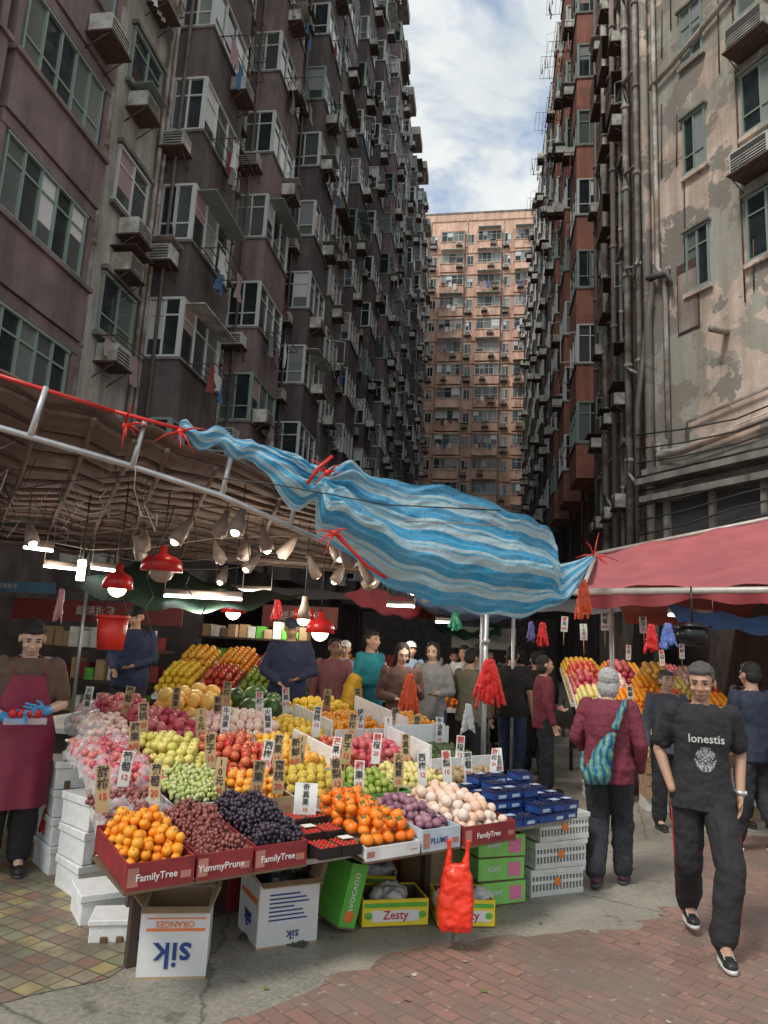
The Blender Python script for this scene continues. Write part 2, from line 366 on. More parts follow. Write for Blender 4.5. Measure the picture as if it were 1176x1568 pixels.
def right_row():
    mb=MB();F=Fac(mb,(4.75,29.2),(0,1),(-1,0));H=41.5;fh=3.45
    mb.box(5.35,20,29.2,76,0,H,BEI)
    y=.6;k=0
    F.box(0,.6,0,H,-.6,0,RED)
    while y<45:
        dp=1.15;bw=2.5;rw=2.3
        F.box(y,y+bw,0,H,-.6,-.002,RED if k<2 else DRK)
        F.box(y+bw,y+bw+rw,0,H,-.6,0,DRK)
        nf=int((H-9.2)/fh)+1
        for i in range(nf):
            z=9.2+i*fh-.4
            if z+fh>H+.5: break
            bay(F,y,y+bw,z,fh,dp,RED if k<3 else DRK,CON,FW if random.random()<.6 else FG,True)
            a=y+bw;F.win(a+.4,a+1.3,z+1.2,z+2.6,.03,2,FW);F.box(a+.2,a+2,z+1,z+1.1,0,.15,CON)
            if random.random()<.8: F.ac(a+random.uniform(.1,1.4),z+.5,0)
            if random.random()<.6: F.ac(y+random.uniform(.1,1.6),z+1.7,dp-.06)
            if random.random()<.6: F.rack(y+.3,z+1.4,dp,1.8,.9)
            if random.random()<.4: F.cage(a+.3,a+1.5,z+1,z+2.2,0,.7)
            if k and random.random()<.4:
                S_=Fac(mb,F.P(y,0,0)[:2],F.N[:2],(-F.U)[:2]);S_.ac(.2,z+1.5,0,.65)
        mb.tube([F.P(y-.12,0,.3),F.P(y-.12,H,.3)],.06,PD,6)
        y+=bw+rw;k+=1
    for i in range(10): x=random.uniform(5,6);yy=random.uniform(32,70);mb.tube([(x,yy,H),(x,yy,H+random.uniform(2,4))],.04,RU,5)
    mb.box(5.0,20,29.2,76,H,H+.9,BEI)
    return mb.obj('apartment_building',BM)
right_row()
def near_right():
    mb=MB();H=34
    A=Vector((4.4,20.));w_=Vector((.56,-.83)).normalized();B=A+w_*13
    base=[(4.4,29.15),(4.4,20.),(B.x,B.y),(20,B.y),(20,29.15)]
    vs=[(x,y,0) for x,y in base]+[(x,y,H) for x,y in base]
    mb.add(vs,[(0,1,6,5)],BEI);mb.add(vs,[(1,2,7,6)],PEEL);mb.add(vs,[(2,3,8,7),(3,4,9,8),(4,0,5,9),(5,6,7,8,9)],BEI)
    F=Fac(mb,(4.4,20.),(0,1),(-1,0))
    for x,r_,m_,d in ((.5,.09,PW,.15),(1.1,.05,PD,.1),(1.9,.11,PW,.2),(2.3,.05,PD,.1),(3.4,.06,PW,.12),(4.3,.1,BEI,.2),(5.2,.05,PD,.12),(6.1,.12,PW,.2),(7.2,.06,PW,.12),(8.3,.09,PD,.2)):
        mb.tube([F.P(x,3,d),F.P(x,H,d)],r_,m_,7)
        for q in range(11): zq=3.5+q*3+x%1;mb.tube([F.P(x,zq,d),F.P(x,zq+.12,d)],r_*1.3,m_,7)
    for i in range(8):
        z=5.8+i*3.3
        for a in (2.6,4.6,6.5,7.6):
            F.win(a,a+.7,z+1.2,z+2.4,.03,2,FG,False);F.box(a-.1,a+.8,z+2.45,z+2.55,0,.25,BEI)
            if random.random()<.45: F.ac(a,z+.4,0,.65,.4,.5)
            if random.random()<.4: F.cage(a-.1,a+1,z+1.1,z+2.4,0,.55)
        for x0 in (.5,4.3): mb.tube([F.P(x0,z+.6,.25),F.P(x0+1.4,z+1.3,.25)],.05,PW,6)
        for q in range(3): y_=random.uniform(.2,8);mb.tube([F.P(y_,z+random.random()*3,.08),F.P(y_+random.uniform(-.6,.6),z+random.random()*3,.35),F.P(y_+.8,z+random.random()*3,.1)],.02,GRL,4)
    G=Fac(mb,(4.4,20.),w_,(-.83,-.56))
    for i in range(1,7):
        z=8.9+(i-1)*3.45
        for a0,a1 in ((1.42,2.1),(3.25,4.3),(6.2,7.2)):
            G.box(a0-.02,a1+.02,z+2.35,z+4.1,-.2,.004,GRL)
            G.win(a0,a1,z+2.4,z+4.05,.02,2,FG);G.box(a0-.1,a1+.1,z+2.22,z+2.34,0,.12,PEEL)
            G.box(a0-.1,a1+.1,z+4.1,z+4.17,0,.16,CON)
        G.ac(3.25,z+4.55,.02,1.0,.6,.6)
        mb.tube([G.P(3.1,z+4.4,.05),G.P(3.1,z+1.4,.05)],.02,RU,5)
    mb.tube([G.P(.35,18.2,.15),G.P(1.2,18.4,.15),G.P(4.5,19.4,.15),G.P(12,21,.15)],.08,PEEL,8)
    mb.tube([G.P(.15,3,.18),G.P(.15,H,.18)],.12,PEEL,8)
    mb.tube([G.P(.75,7.4,.15),G.P(.75,12,.15),G.P(.5,12.4,.15),G.P(.5,H,.15)],.07,PW,8)
    mb.tube([G.P(.45,7.3,.2),G.P(.5,7.0,.22),G.P(1.2,6.95,.22),G.P(13,8.2,.22)],.11,PEEL,8)
    mb.tube([G.P(1.3,7.2,.12),G.P(1.35,7.7,.12),G.P(13,8.9,.12)],.04,PW,6)
    mb.tube([G.P(-.3,5,.2),G.P(-.25,8.5,.2),G.P(.35,12,.2)],.09,PD,8)
    mb.tube([G.P(.2,12.2,.2),G.P(1.0,12.0,.3),G.P(1.05,11.6,.3)],.1,PD,8)
    for z,d in ((6.5,.35),(6.2,.6),(5.75,.45)): G.box(0,13,z,z+.16,0,d,CON)
    G.box(0.2,13,2.6,5.7,.02,.10,GRL)
    for i in range(9): G.box(.6+i*1.4,.75+i*1.4,2.6,5.75,.1,.22,CON)
    for i in range(9): mb.tube([G.P(-.2,4.5+i*.4,.3),G.P(1.5,4.6+i*.35,.5),G.P(3,4.9+i*.3,.4),G.P(13,5.2+i*.4,.4)],.022,GRL,5)
    G.box(1.05,1.75,10.2,12.2,0,.03,RU);G.box(1.1,1.7,10.25,11.9,.031,.05,BEI)
    mb.tube([G.P(2.55,9.75,0),G.P(2.55,9.7,.6)],.09,PW,8)
    for i in range(10): a=random.uniform(.6,6);z1=random.uniform(9,20);mb.tube([G.P(a,z1,.03),G.P(a+.05,z1+random.uniform(1,4),.03)],.018,RU,5)
    return mb.obj('apartment_building',BM)
near_right()
# ------------------------------------------------------------------ ground
def ground_mat():
    m,nt,b,L=nodes('worn_concrete');v=coord(nt)
    o=mix(nt,noi(nt,v,1.2,5,.65),(.20,.19,.155),(.38,.35,.29));o=mix(nt,ramp(nt,noi(nt,v,.7,5,.7),[(.45,0),(.62,.8)]),o,(.13,.125,.10))
    o=mix(nt,ramp(nt,noi(nt,v,40,2),[(.35,0),(.7,.5)]),o,(.44,.41,.36))
    o=mix(nt,ramp(nt,noi(nt,v,5.,4,.7),[(.60,0),(.66,.7)]),o,(.09,.085,.075))
    vo=N(nt,'ShaderNodeTexVoronoi',feature='DISTANCE_TO_EDGE');vo.inputs['Scale'].default_value=.55;L.new(mix(nt,.12,v,noi(nt,v,3,4)),vo.inputs['Vector'])
    o=mix(nt,ramp(nt,vo.outputs['Distance'],[(.0,.7),(.006,0)]),o,(.05,.05,.045))
    L.new(o,b.inputs['Base Color']);L.new(ramp(nt,noi(nt,v,1.5,3),[(.35,.4),(.65,.85)]),b.inputs['Roughness']);bump(nt,noi(nt,v,25,4),b,.5,.012);return m
def brick_mat():
    m,nt,b,L=nodes('brick_paving');v=coord(nt,(1,1,1),(0,0,R(38)))
    br=N(nt,'ShaderNodeTexBrick');L.new(v,br.inputs['Vector']);br.inputs['Scale'].default_value=5.2
    br.inputs['Color1'].default_value=(.36,.19,.15,1);br.inputs['Color2'].default_value=(.25,.145,.12,1);br.inputs['Mortar'].default_value=(.12,.10,.085,1)
    br.inputs['Mortar Size'].default_value=.028;br.inputs['Brick Width'].default_value=.95;br.inputs['Row Height'].default_value=.48
    wear=noi(nt,coord(nt),1.3,6,.72)
    o=mix(nt,ramp(nt,noi(nt,coord(nt),4,5,.7),[(.35,0),(.7,.7)]),br.outputs[0],(.25,.18,.145));o=mix(nt,ramp(nt,wear,[(.44,0),(.62,.8)]),o,(.20,.165,.135))
    o=mix(nt,ramp(nt,noi(nt,coord(nt),17,4),[(.62,0),(.68,.6)]),o,(.42,.38,.34));o=mix(nt,ramp(nt,noi(nt,coord(nt),.6,4),[(.48,0),(.7,.6)]),o,(.12,.09,.075))
    L.new(o,b.inputs['Base Color']);L.new(ramp(nt,wear,[(.3,.4),(.7,.8)]),b.inputs['Roughness'])
    bump(nt,br.outputs['Fac'],b,-.5,.008);return m
def tile_mat():
    m,nt,b,L=nodes('diamond_floor_tiles');v=coord(nt,(8.6,8.6,8.6),(0,0,R(20)))
    f=N(nt,'ShaderNodeVectorMath',operation='FLOOR');L.new(v,f.inputs[0])
    wn=N(nt,'ShaderNodeTexWhiteNoise');L.new(f.outputs[0],wn.inputs['Vector'])
    fr=N(nt,'ShaderNodeVectorMath',operation='FRACTION');L.new(v,fr.inputs[0]);sp=N(nt,'ShaderNodeSeparateXYZ');L.new(fr.outputs[0],sp.inputs[0])
    c=ramp(nt,wn.outputs['Value'],[(0,(.42,.33,.14)),(.25,(.22,.24,.15)),(.5,(.32,.27,.17)),(.7,(.34,.16,.11)),(.85,(.19,.19,.16)),(1,(.44,.37,.21))])
    mn=mathn(nt,'MINIMUM',mathn(nt,'PINGPONG',sp.outputs[0],.5),mathn(nt,'PINGPONG',sp.outputs[1],.5))
    e=ramp(nt,mn,[(.03,1),(.06,0)])
    o=mix(nt,e,c,(.08,.075,.06));o=mix(nt,ramp(nt,noi(nt,coord(nt),2.5,5,.7),[(.40,0),(.62,.85)]),o,(.13,.11,.085))
    L.new(o,b.inputs['Base Color']);b.inputs['Roughness'].default_value=.5;bump(nt,e,b,-.4,.006);return m
mb=MB();mb.add([(-500,-500,0),(500,-500,0),(500,500,0),(-500,500,0)],[(0,1,2,3)]);mb.obj('ground',ground_mat())
def sheet(name,pts,z,m,jt=.03):
    P=[];n=len(pts)
    for i in range(n):
        a=Vector(pts[i]);b=Vector(pts[(i+1)%n]);k=max(1,int((b-a).length/.1)) if (b-a).length<4 else 1
        for j in range(k):
            p=a.lerp(b,j/k);jit=jt if k>1 else 0;P.append((p.x+random.uniform(-jit,jit),p.y+random.uniform(-jit,jit),z))
    q=MB();q.add(P,[tuple(range(len(P)))]);return q.obj(name,m)
sheet('brick_pavement',[(-1.9,1.5),(-1.2,3.3),(-.72,4.0),(-.3,4.55),(.2,4.85),(1.0,5.2),(1.5,6.0),(2.1,7.9),(3.5,8.4),(9,8.6),(12,-6),(-4,-6)],.004,brick_mat(),.05)
sheet('tiled_pavement',[(-13,-3),(-3,1.8),(-2.2,3.35),(-1.8,3.75),(-1.75,4.4),(-1.1,5.4),(-1.4,9),(-13,11)],.004,tile_mat(),.01)
mb=MB();mb.box(-1.35,-.95,4.35,4.6,.006,.012,0)
for i in range(7): mb.box(-1.33+i*.055,-1.30+i*.055,4.37,4.58,.0125,.02,0)
mb.obj('drain_cover',mat('cast_iron',(.10,.095,.085),.6,metal=.3))
mb=MB()
for i in range(70):
    x=random.uniform(-1.5,3);y=random.uniform(3.2,8);a=random.uniform(0,3);w_=random.uniform(.008,.03)
    mb.obox((x,y,.008),(w_*math.cos(a),w_*math.sin(a),0),(-.02*math.sin(a),.02*math.cos(a),.004),(0,0,.002),random.randrange(3))
mb.obj('litter',[mat('paper_scrap',(.5,.48,.44),.8),mat('dry_leaf',(.25,.17,.08),.8),mat('green_scrap',(.12,.2,.05),.8)])
# ------------------------------------------------------------------ canopies
tent=wall('canopy_underside_brown',(.22,.16,.135),(.07,.05,.04),.5);tent_r=wall('red_canopy_fabric',(.48,.125,.135),(.27,.08,.085),.6)
steel=mat('galvanised_steel',(.5,.51,.52),.4,.2,6,metal=.6);red_pl=mat('red_plastic',(.62,.03,.02),.35,.2,6)
def grid(mb,fn,nu,nv,mi=0,sm=True):
    vs=[fn(i/nu,j/nv) for i in range(nu+1) for j in range(nv+1)]
    fs=[(i*(nv+1)+j,(i+1)*(nv+1)+j,(i+1)*(nv+1)+j+1,i*(nv+1)+j+1) for i in range(nu) for j in range(nv)]
    mb.add(vs,fs,mi,sm)
front=[(-5.2,2.2,3.42),(-3.08,4.0,3.22),(-2.55,4.5,3.15),(-2.16,4.85,3.12),(-1.26,5.65,2.85),(0.02,6.95,2.32)]
back=[(-11,6.8,3.2),(-7.5,9.3,3.0),(-6.4,10.2,2.95),(-5.4,11,2.95),(-3,12.2,2.95),(.9,12.5,2.75)]
def lerpl(Lp,t):
    t*=len(Lp)-1;i=min(int(t),len(Lp)-2);return Vector(Lp[i]).lerp(Vector(Lp[i+1]),t-i)
E=empty('market_stall_canopy')
mb=MB()
def cf(u,v):
    p=lerpl(front,u).lerp(lerpl(back,u),v);p.z+=.03*math.sin(u*40)+.05*math.sin(v*9+u*7);return p
grid(mb,cf,60,14,0)
o=mb.obj('roof_sheet',tent,E);o.modifiers.new('s','SOLIDIFY').thickness=.012
mb=MB()
for i in range(15):
    v=.02+i*.07;mb.tube([cf(u/14,v)-Vector((0,0,.07)) for u in range(15)],.022,0,6)
for i in range(12):
    u=i/11;mb.tube([cf(u,v/8)-Vector((0,0,.12)) for v in range(9)],.02,0,6)
mb.obj('purlins',mat('old_timber_purlin',(.15,.10,.08),.8,.3,10),E)
bar=[(-5.3,2.0,3.06),(-3.03,4.0,2.91),(-2.5,4.6,2.84),(-1.93,5.0,2.71),(-1.26,5.6,2.47),(-.01,6.9,2.16)]
mb=MB();mb.tube(bar,.022,0,10)
for x,y,z in ((-2.9,4.12,2.9),(-2.45,4.62,2.83),(-1.93,5.0,2.71),(-1.5,5.38,2.56)):
    mb.tube([(x,y,z),(x+.03,y+.05,z+.34)],.02,0,8)
mb.tube([(.02,6.9,0),(.02,6.9,2.3)],.024,0,10);mb.tube([(-.02,6.93,1.0),(-.02,6.93,2.1)],.014,0,8)
for z in (1.75,2.05,2.12): mb.tube([(.02,6.9,z),(.02,6.9,z+.04)],.04,0,8)
for x,y in ((-5.5,9.5),(.4,10.2)): mb.tube([(x,y,0),(x,y,2.9)],.025,0,8)
mb.obj('steel_frame',steel,E)
mb=MB()
for a,b in zip(front[:3],front[1:4]):
    mb.tube([Vector(a)+Vector((0,-.02,.03)),Vector(b)+Vector((0,-.02,.03))],.014,0,6)
def knot(c,s=.12):
    c=Vector(c)
    for k in range(6):
        d=Vector((random.uniform(-1,1),random.uniform(-.6,.2),random.uniform(-1,.5))).normalized()*s*random.uniform(.8,2.2)
        mb.tube([c,c+d*.5+Vector((0,0,.02)),c+d],[.010,.007,.003],0,5)
    mb.ell(c,(.03,.025,.025),0)
knot((-2.2,4.78,3.13),.12);knot((-2.5,4.55,3.1),.10);knot((-1.17,5.1,2.92),.10);knot((-1.1,5.15,2.48),.10);knot((1.02,7.05,2.62),.12)
mb.tube([(-1.12,5.0,3.02),(-1.2,4.96,2.93),(-1.28,4.95,2.80)],.014,0,6);mb.tube([(-1.1,5.15,2.48),(-.88,5.4,2.27),(-.75,5.5,2.2)],.014,0,6)
mb.obj('red_ties',red_pl,E)
mb=MB()
for i in range(30):
    x=random.uniform(-4.6,-2.2);y=random.uniform(4.3,6.2);z=2.75+random.uniform(-.1,.3)
    p=Vector((x,y,z));pts=[p]
    for k in range(6): p=p+Vector((random.uniform(-.14,.14),random.uniform(-.1,.1),random.uniform(-.24,.1)));pts.append(p)
    mb.tube(pts,random.choice((.003,.005)),0 if i%3 else 1,4)
for i in range(10):
    y=5+i*.6;mb.tube([(-5.5+t*.8,y+random.uniform(-.1,.1),2.75-.12*math.sin(t*1.2)) for t in range(8)],.006,i%2,4)
mb.obj('cables',[mat('black_cable',(.02,.02,.02),.5),mat('white_cable',(.35,.30,.26),.5)],E)
E=empty('red_market_canopy')
P=[Vector((.95,7.3,2.34)),Vector((5.2,6.6,2.5)),Vector((5.6,9.6,4.0)),Vector((1.55,10.5,3.1))]
mb=MB()
def cr(u,v):
    p=P[0].lerp(P[1],u).lerp(P[3].lerp(P[2],u),v);p.z-=.10*math.sin(v*math.pi)*(1+.3*math.sin(u*12))+.02*math.sin(u*30)+.03*mnoise.noise(Vector((u*14,v*5,0)));return p
grid(mb,cr,60,24);grid(mb,lambda u,v:P[3].lerp(P[2],u).lerp(Vector((2.6+u*5,14,2.3)),v),10,4)
o=mb.obj('fabric',tent_r,E);o.modifiers.new('s','SOLIDIFY').thickness=.01
mb=MB();mb.tube([P[0]+Vector((-.1,0,-.05)),P[1]+Vector((0,0,-.05))],.035,0,10);mb.tube([(1.3,7.8,2.25),(1.3,7.8,0)],.022,0,8);mb.tube([(3.6,7.1,2.35),(3.6,7.1,0)],.03,0,8);mb.tube([P[3],P[2]],.03,0,8);mb.tube([P[0],P[3]],.025,0,8)
mb.obj('steel_frame',mat('pale_steel',(.5,.47,.42),.5,metal=.3),E)
mb=MB()
def val(u,v): p=P[0].lerp(P[1],u)+Vector((0,-.03,-.06-.11*v*(1+.3*math.sin(u*19)+.2*math.sin(u*47))));p.y+=.02*math.sin(u*60)*v;return p
grid(mb,val,80,3);mb.obj('valance',mat('maroon_valance',(.25,.03,.035),.6),E)
mb=MB();grid(mb,lambda u,v:Vector((1.75+u*1.9+v*.1,7.35-u*.1,2.2-.16*v-.08*math.sin(u*3.1)+.02*math.sin(u*30))),40,4);mb.obj('blue_cloth',mat('dark_blue_tarp',(.02,.06,.16),.6),E)
for nm,pts,cc_ in (('blue_tarp',[(-1.2,12,2.35),(.6,12,2.2),(.8,15,2.6),(-1.4,15,2.9)],(.07,.12,.2)),('green_tarp',[(-.9,13,2.0),(.3,13,1.95),(.3,15,2.3),(-.9,15,2.3)],(.03,.14,.10)),
    ('red_tarp',[(-2.5,12.8,2.5),(-.9,12.4,2.15),(-.8,15,2.6),(-2.6,16,3)],(.35,.03,.03)),('grey_tarp',[(.2,16,2.6),(4.2,15,2.7),(4.2,22,3.4),(-.2,22,3.4)],(.12,.11,.11)),('brown_tarp',[(-8,17,2.9),(-.3,17,2.7),(-.3,26,3.6),(-8,26,3.6)],(.12,.08,.07)),
    ('dark_green_tarp',[(-4.5,7.3,2.15),(-2.6,7.8,2.0),(-2.4,9.5,2.3),(-4.6,9.5,2.7)],(.02,.06,.035))):
    q=[Vector(p) for p in pts];mb=MB()
    grid(mb,lambda u,v:q[0].lerp(q[1],u).lerp(q[3].lerp(q[2],u),v)+Vector((0,0,-.12*math.sin(u*math.pi)+.03*math.sin(u*23+v*9))),24,10);mb.obj(nm,mat(nm+'_fabric',cc_,.6))
# ------------------------------------------------------------------ striped tarp
T=[(-2.28,4.9,3.18),(-1.97,5.0,3.17),(-1.59,5.1,3.10),(-1.27,5.25,3.05),(-1.04,5.4,3.06),(-.66,5.7,2.98),(-.14,6,2.93),(.31,6.3,2.82),(.58,6.6,2.76),(.66,6.8,2.50),(1.04,7.1,2.67)]
Bm=[(-2.21,4.8,3.10),(-1.89,4.9,3.04),(-1.65,5.0,2.90),(-1.38,5.15,2.58),(-1.13,5.3,2.44),(-.80,5.6,2.22),(-.38,5.9,2.10),(-.01,6.2,2.01),(.40,6.5,2.04),(.74,6.7,2.18),(.98,7.0,2.55)]
def cr_(Lp,t):
    t*=len(Lp)-1;i=min(int(t),len(Lp)-2);f=t-i
    g=lambda k:Vector(Lp[max(0,min(len(Lp)-1,k))])
    a,b,c,d=g(i-1),g(i),g(i+1),g(i+2)
    return .5*((2*b)+(c-a)*f+(2*a-5*b+4*c-d)*f*f+(3*b-a-3*c+d)*f**3)
nu,nv=240,90;mb=MB()
def rg(x,y,z): return 1-2.6*abs(mnoise.noise(Vector((x,y,z))))
def tf(u,v):
    a=cr_(T,u);b=cr_(Bm,u);wd=(a-b).length
    rope=max(0,1-u/.26);big=min(1,wd*1.6)
    n=Vector((.45,-.88,.1))
    du=(u-.32)*3.2;dv=v-.30;dist=math.hypot(du,dv);ang=math.atan2(dv,du)
    fan=math.sin(ang*13+1.5*mnoise.noise(Vector((u*3,v*3,9))))*math.exp(-dist*1.3)*min(1,dist*4)
    sag=.20*math.sin(v**1.4*math.pi)*min(1,wd*1.2)
    # long shallow folds running with the cloth, plus small handling creases
    longf=mnoise.noise(Vector((u*3.2-v*.8,v*3.6+u*1.5,.5)))
    d=sag+.055*fan*big+.11*longf*big+.028*rg(u*7-v*3,v*2.2+u*3,1.3)*big+.014*rg(u*18+v*9,v*6-u*8,4.2)*big+.005*rg(u*60,v*24,3.)
    tie=math.exp(-((u-.32)/.022)**2)
    a.z+=(.015*math.sin(u*37)+.012*math.sin(u*83))*big;b.z+=(.02*math.sin(u*29+1)+.014*math.sin(u*71))*big-.05*math.sin(max(0,u-.33)/.5*math.pi if u<.83 else 0)
    p=a.lerp(b,v)+n*d
    fl=math.exp(-((u-.86)/.05)**2);p.z-=fl*.08*math.sin(v*math.pi);p+=n*(fl*.09*math.sin(v*9))
    if rope>0:
        ph=v*6.28;c=a.lerp(b,.5);rad=max(.04,wd*.42)*(1+.25*mnoise.noise(Vector((u*60,2,2))))
        q=c+Vector((0,0,1))*rad*math.cos(ph/2)*(1+.3*math.sin(u*95+v*3))+n*rad*.9*abs(math.sin(ph/2))*(1+.35*math.sin(u*70+v*9))
        q.z+=.02*math.sin(u*80);p=p.lerp(q,min(1,rope*2))
    mid=a.lerp(b,.28)+n*.05;p=p.lerp(mid+(p-mid)*.42,tie*.9)
    return p
grid(mb,tf,nu,nv)
me=mb.mesh('striped_tarp');uvl=me.uv_layers.new(name='UVMap')
li=np.zeros(len(me.loops),dtype=np.int32);me.loops.foreach_get('vertex_index',li)
uvs=np.stack([(li//(nv+1))/nu,(li%(nv+1))/nv],1).astype(np.float32);uvl.data.foreach_set('uv',uvs.ravel())
m,nt,b,L=nodes('striped_tarpaulin');uvn=N(nt,'ShaderNodeUVMap');s=N(nt,'ShaderNodeSeparateXYZ');L.new(uvn.outputs[0],s.inputs[0])
wob=noi(nt,uvn.outputs[0],3,2,.5)
tt=mathn(nt,'ADD',mathn(nt,'ADD',mathn(nt,'MULTIPLY',s.outputs[1],4.3),mathn(nt,'MULTIPLY',s.outputs[0],1.6)),mathn(nt,'MULTIPLY',wob,.35))
f=mathn(nt,'FRACT',tt)
base=mix(nt,ramp(nt,f,[(.0,0),(.02,1),(.50,1),(.52,0)]),(.46,.64,.70),(.03,.34,.62))
base=mix(nt,ramp(nt,f,[(.62,0),(.64,1),(.70,1),(.72,0)]),base,(.16,.48,.70))
base=mix(nt,ramp(nt,f,[(.20,0),(.22,1),(.28,1),(.30,0)]),base,(.10,.44,.70))
base=mix(nt,ramp(nt,noi(nt,coord(nt),3,4),[(.35,0),(.75,.4)]),base,(.32,.46,.54))
L.new(base,b.inputs['Base Color']);b.inputs['Roughness'].default_value=.36
bump(nt,noi(nt,coord(nt),14,4,.7,.8),b,.8,.03)
tl=N(nt,'ShaderNodeBsdfTranslucent');L.new(base,tl.inputs[0]);ms=N(nt,'ShaderNodeMixShader');ms.inputs[0].default_value=.3
L.new(b.outputs[0],ms.inputs[1]);L.new(tl.outputs[0],ms.inputs[2]);L.new(ms.outputs[0],nt.nodes['Material Output'].inputs[0])
me.materials.append(m);o=bpy.data.objects.new('striped_tarp',me);col.objects.link(o)
# ------------------------------------------------------------------ lamps
lampw=mat('lamp_enamel',(.34,.27,.23),.4);bulb=mat('glowing_bulb',(1,.95,.85),.3,0,emis=12);bulbw=mat('warm_bulb',(1,.80,.52),.3,0,emis=10);tubem=mat('fluorescent_tube',(.93,1,1),.3,0,emis=9)
lampr=mat('red_lamp_shade',(.55,.02,.02),.3);cable=MATS['black_cable']
def pendant(x,y,z,shade,r=.09,on=None,top=2.95,tilt=0):
    mb=MB();mb.tube([(x,y,top),(x,y,z+.2)],.005,3,5)
    k=random.uniform(-tilt,tilt);k2=random.uniform(-tilt,tilt)
    Q=lambda h:(x-k*(.2-h),y-k2*(.2-h),z+h)
    mb.tube([Q(.2),Q(.13),Q(.10),Q(.06),Q(-.02),Q(-.021),Q(.03)],[.028,.034,r*.75,r*.95,r,r*.95,r*.7],0,16)
    mb.ell(Q(-.015),(r*.6,r*.6,r*.6),1 if on else 2)
    mb.obj('pendant_lamp',[shade,on or lampw,lampw,cable])
for i,(x,y,z) in enumerate(((-2.57,6,2.5),(-2.25,6,2.57),(-2.08,6.5,2.53),(-1.86,7,2.54),(-1.56,7,2.52),(-2.4,7,2.49),(-1.3,7.2,2.35),(-1.1,7.6,2.3),(-.9,8,2.3),(-2.9,7.4,2.5),(-1.6,8.2,2.4),(-3.3,6.6,2.5),(-2.0,5.7,2.55),(-1.35,6.5,2.4),(-2.0,8,2.45),(-3.7,7.2,2.5),(-2.7,8.4,2.5),(-1.2,8.6,2.4),(-3.4,9.2,2.4),(-.6,9.4,2.3),(-4.4,6.4,2.5))):
    pendant(x,y,z,lampw,.066,(bulbw if i%2==0 else None),tilt=.8)
for x,y,z,r_,on in ((-2.8,6,2.25,.18,None),(-3.19,6,2.08,.13,bulbw),(-1.75,7,1.92,.06,bulbw),(-1.69,7.5,1.80,.15,bulbw),(-2.05,8.2,1.95,.13,bulbw),(-3.0,8.5,2.0,.15,bulbw)):
    pendant(x,y,z,lampr if r_>.1 else lampw,r_,on)
def tube(x,y,z,a,l=.6):
    mb=MB();d=Vector((math.cos(a),math.sin(a),0))*l/2;c=Vector((x,y,z));mb.tube([c-d,c+d],.016,0,8);mb.tube([c-d+Vector((0,0,.05)),c+d+Vector((0,0,.05))],.035,1,6)
    mb.tube([c-d+Vector((0,0,.05)),c-d+Vector((0,0,.5))],.004,1,4);mb.tube([c+d+Vector((0,0,.05)),c+d+Vector((0,0,.5))],.004,1,4)
    mb.obj('fluorescent_lamp',[tubem,lampw])
for t in ((-4.65,7,2.5,1.0,.3),(-4.99,8,2.4,.9,.4),(-4.45,8,2.4,1.2,.35),(-3.2,8,2.12,.1,.9),(-3.9,9.5,2.3,.4,.5),(-1.2,10.5,2.25,.1,.4),(2.4,9,2.2,0,.5),(-3.6,10.8,2.4,.1,.7),(-.6,12.2,2.1,.1,.4)): tube(*t)
for x,y,z,e in ((-3.1,7.8,2.0,28),(-4.9,7.6,2.2,22),(-1.0,10.6,2.0,34),(2.3,9,2.05,24),(-2.0,6.8,2.25,24),(-.6,8.2,2.0,26),(-3.0,10.8,2.1,30)):
    l=bpy.data.lights.new('lamp_light','POINT');l.energy=e;l.color=(1,.90,.76);l.shadow_soft_size=.15;o=bpy.data.objects.new('lamp_light',l);col.objects.link(o);o.location=(x,y,z)
mb=MB();mb.tube([(-3.55,6,2.3),(-3.55,6,2.12)],[.035,.035],0,10);mb.tube([(-3.55,6,2.9),(-3.55,6,2.3)],.008,1,5);mb.obj('bare_bulb',[bulb,cable])
# ------------------------------------------------------------------ main stall
SA=Vector((-1.56,3.30,0));Sd=Vector((.710,.704,0));Sn=Vector((-.704,.710,0))
SL=.152
def S(s,q,z): return SA+Sd*s+Sn*q+Vector((0,0,z))
def pz(q): return .54+SL*max(q,-.1)
def sbox(mb,s0,s1,q0,q1,z0,z1,mi=0,tilt=0):
    W=Vector((0,0,z1-z0));mb.obox(S(s0,q0,z0),S(s1,q0,z0)-S(s0,q0,z0),S(s0,q1,z0+tilt)-S(s0,q0,z0),W,mi)
E=empty('fruit_stall_table')
mb=MB()
sbox(mb,.03,3.12,.02,.55,.54,.566,0,.02)
qs=[(.04,.5),(3.12,.5),(3.6,2.4),(3.2,3.3),(.75,3.3),(.28,1.9)]
vs=[S(a,b_,pz(b_)-.05) for a,b_ in qs]+[S(a,b_,pz(b_)-.01) for a,b_ in qs]
mb.add(vs,[(5,4,3,2,1,0),(6,7,8,9,10,11)]+[(i,(i+1)%6,6+(i+1)%6,6+i) for i in range(6)],0)
for s,q in ((.25,.55),(1.2,.5),(2.2,.5),(3.0,.5),(.45,1.9),(3.1,1.5),(.9,3.1),(3.1,3)): sbox(mb,s,s+.05,q,q+.05,0,.53+.12*q,1)
sbox(mb,.4,3.15,1.05,1.09,0,.62,1);sbox(mb,.15,3.1,.35,.38,.46,.53,1)  # first: dark panel added to stand in for shade under the table; second: rail
mb.obj('table_top',[mat('white_painted_board',(.50,.48,.44),.6,.2,6,c2=(.3,.27,.23)),mat('dark_wood_and_shade',(.07,.045,.035),.8)],E)
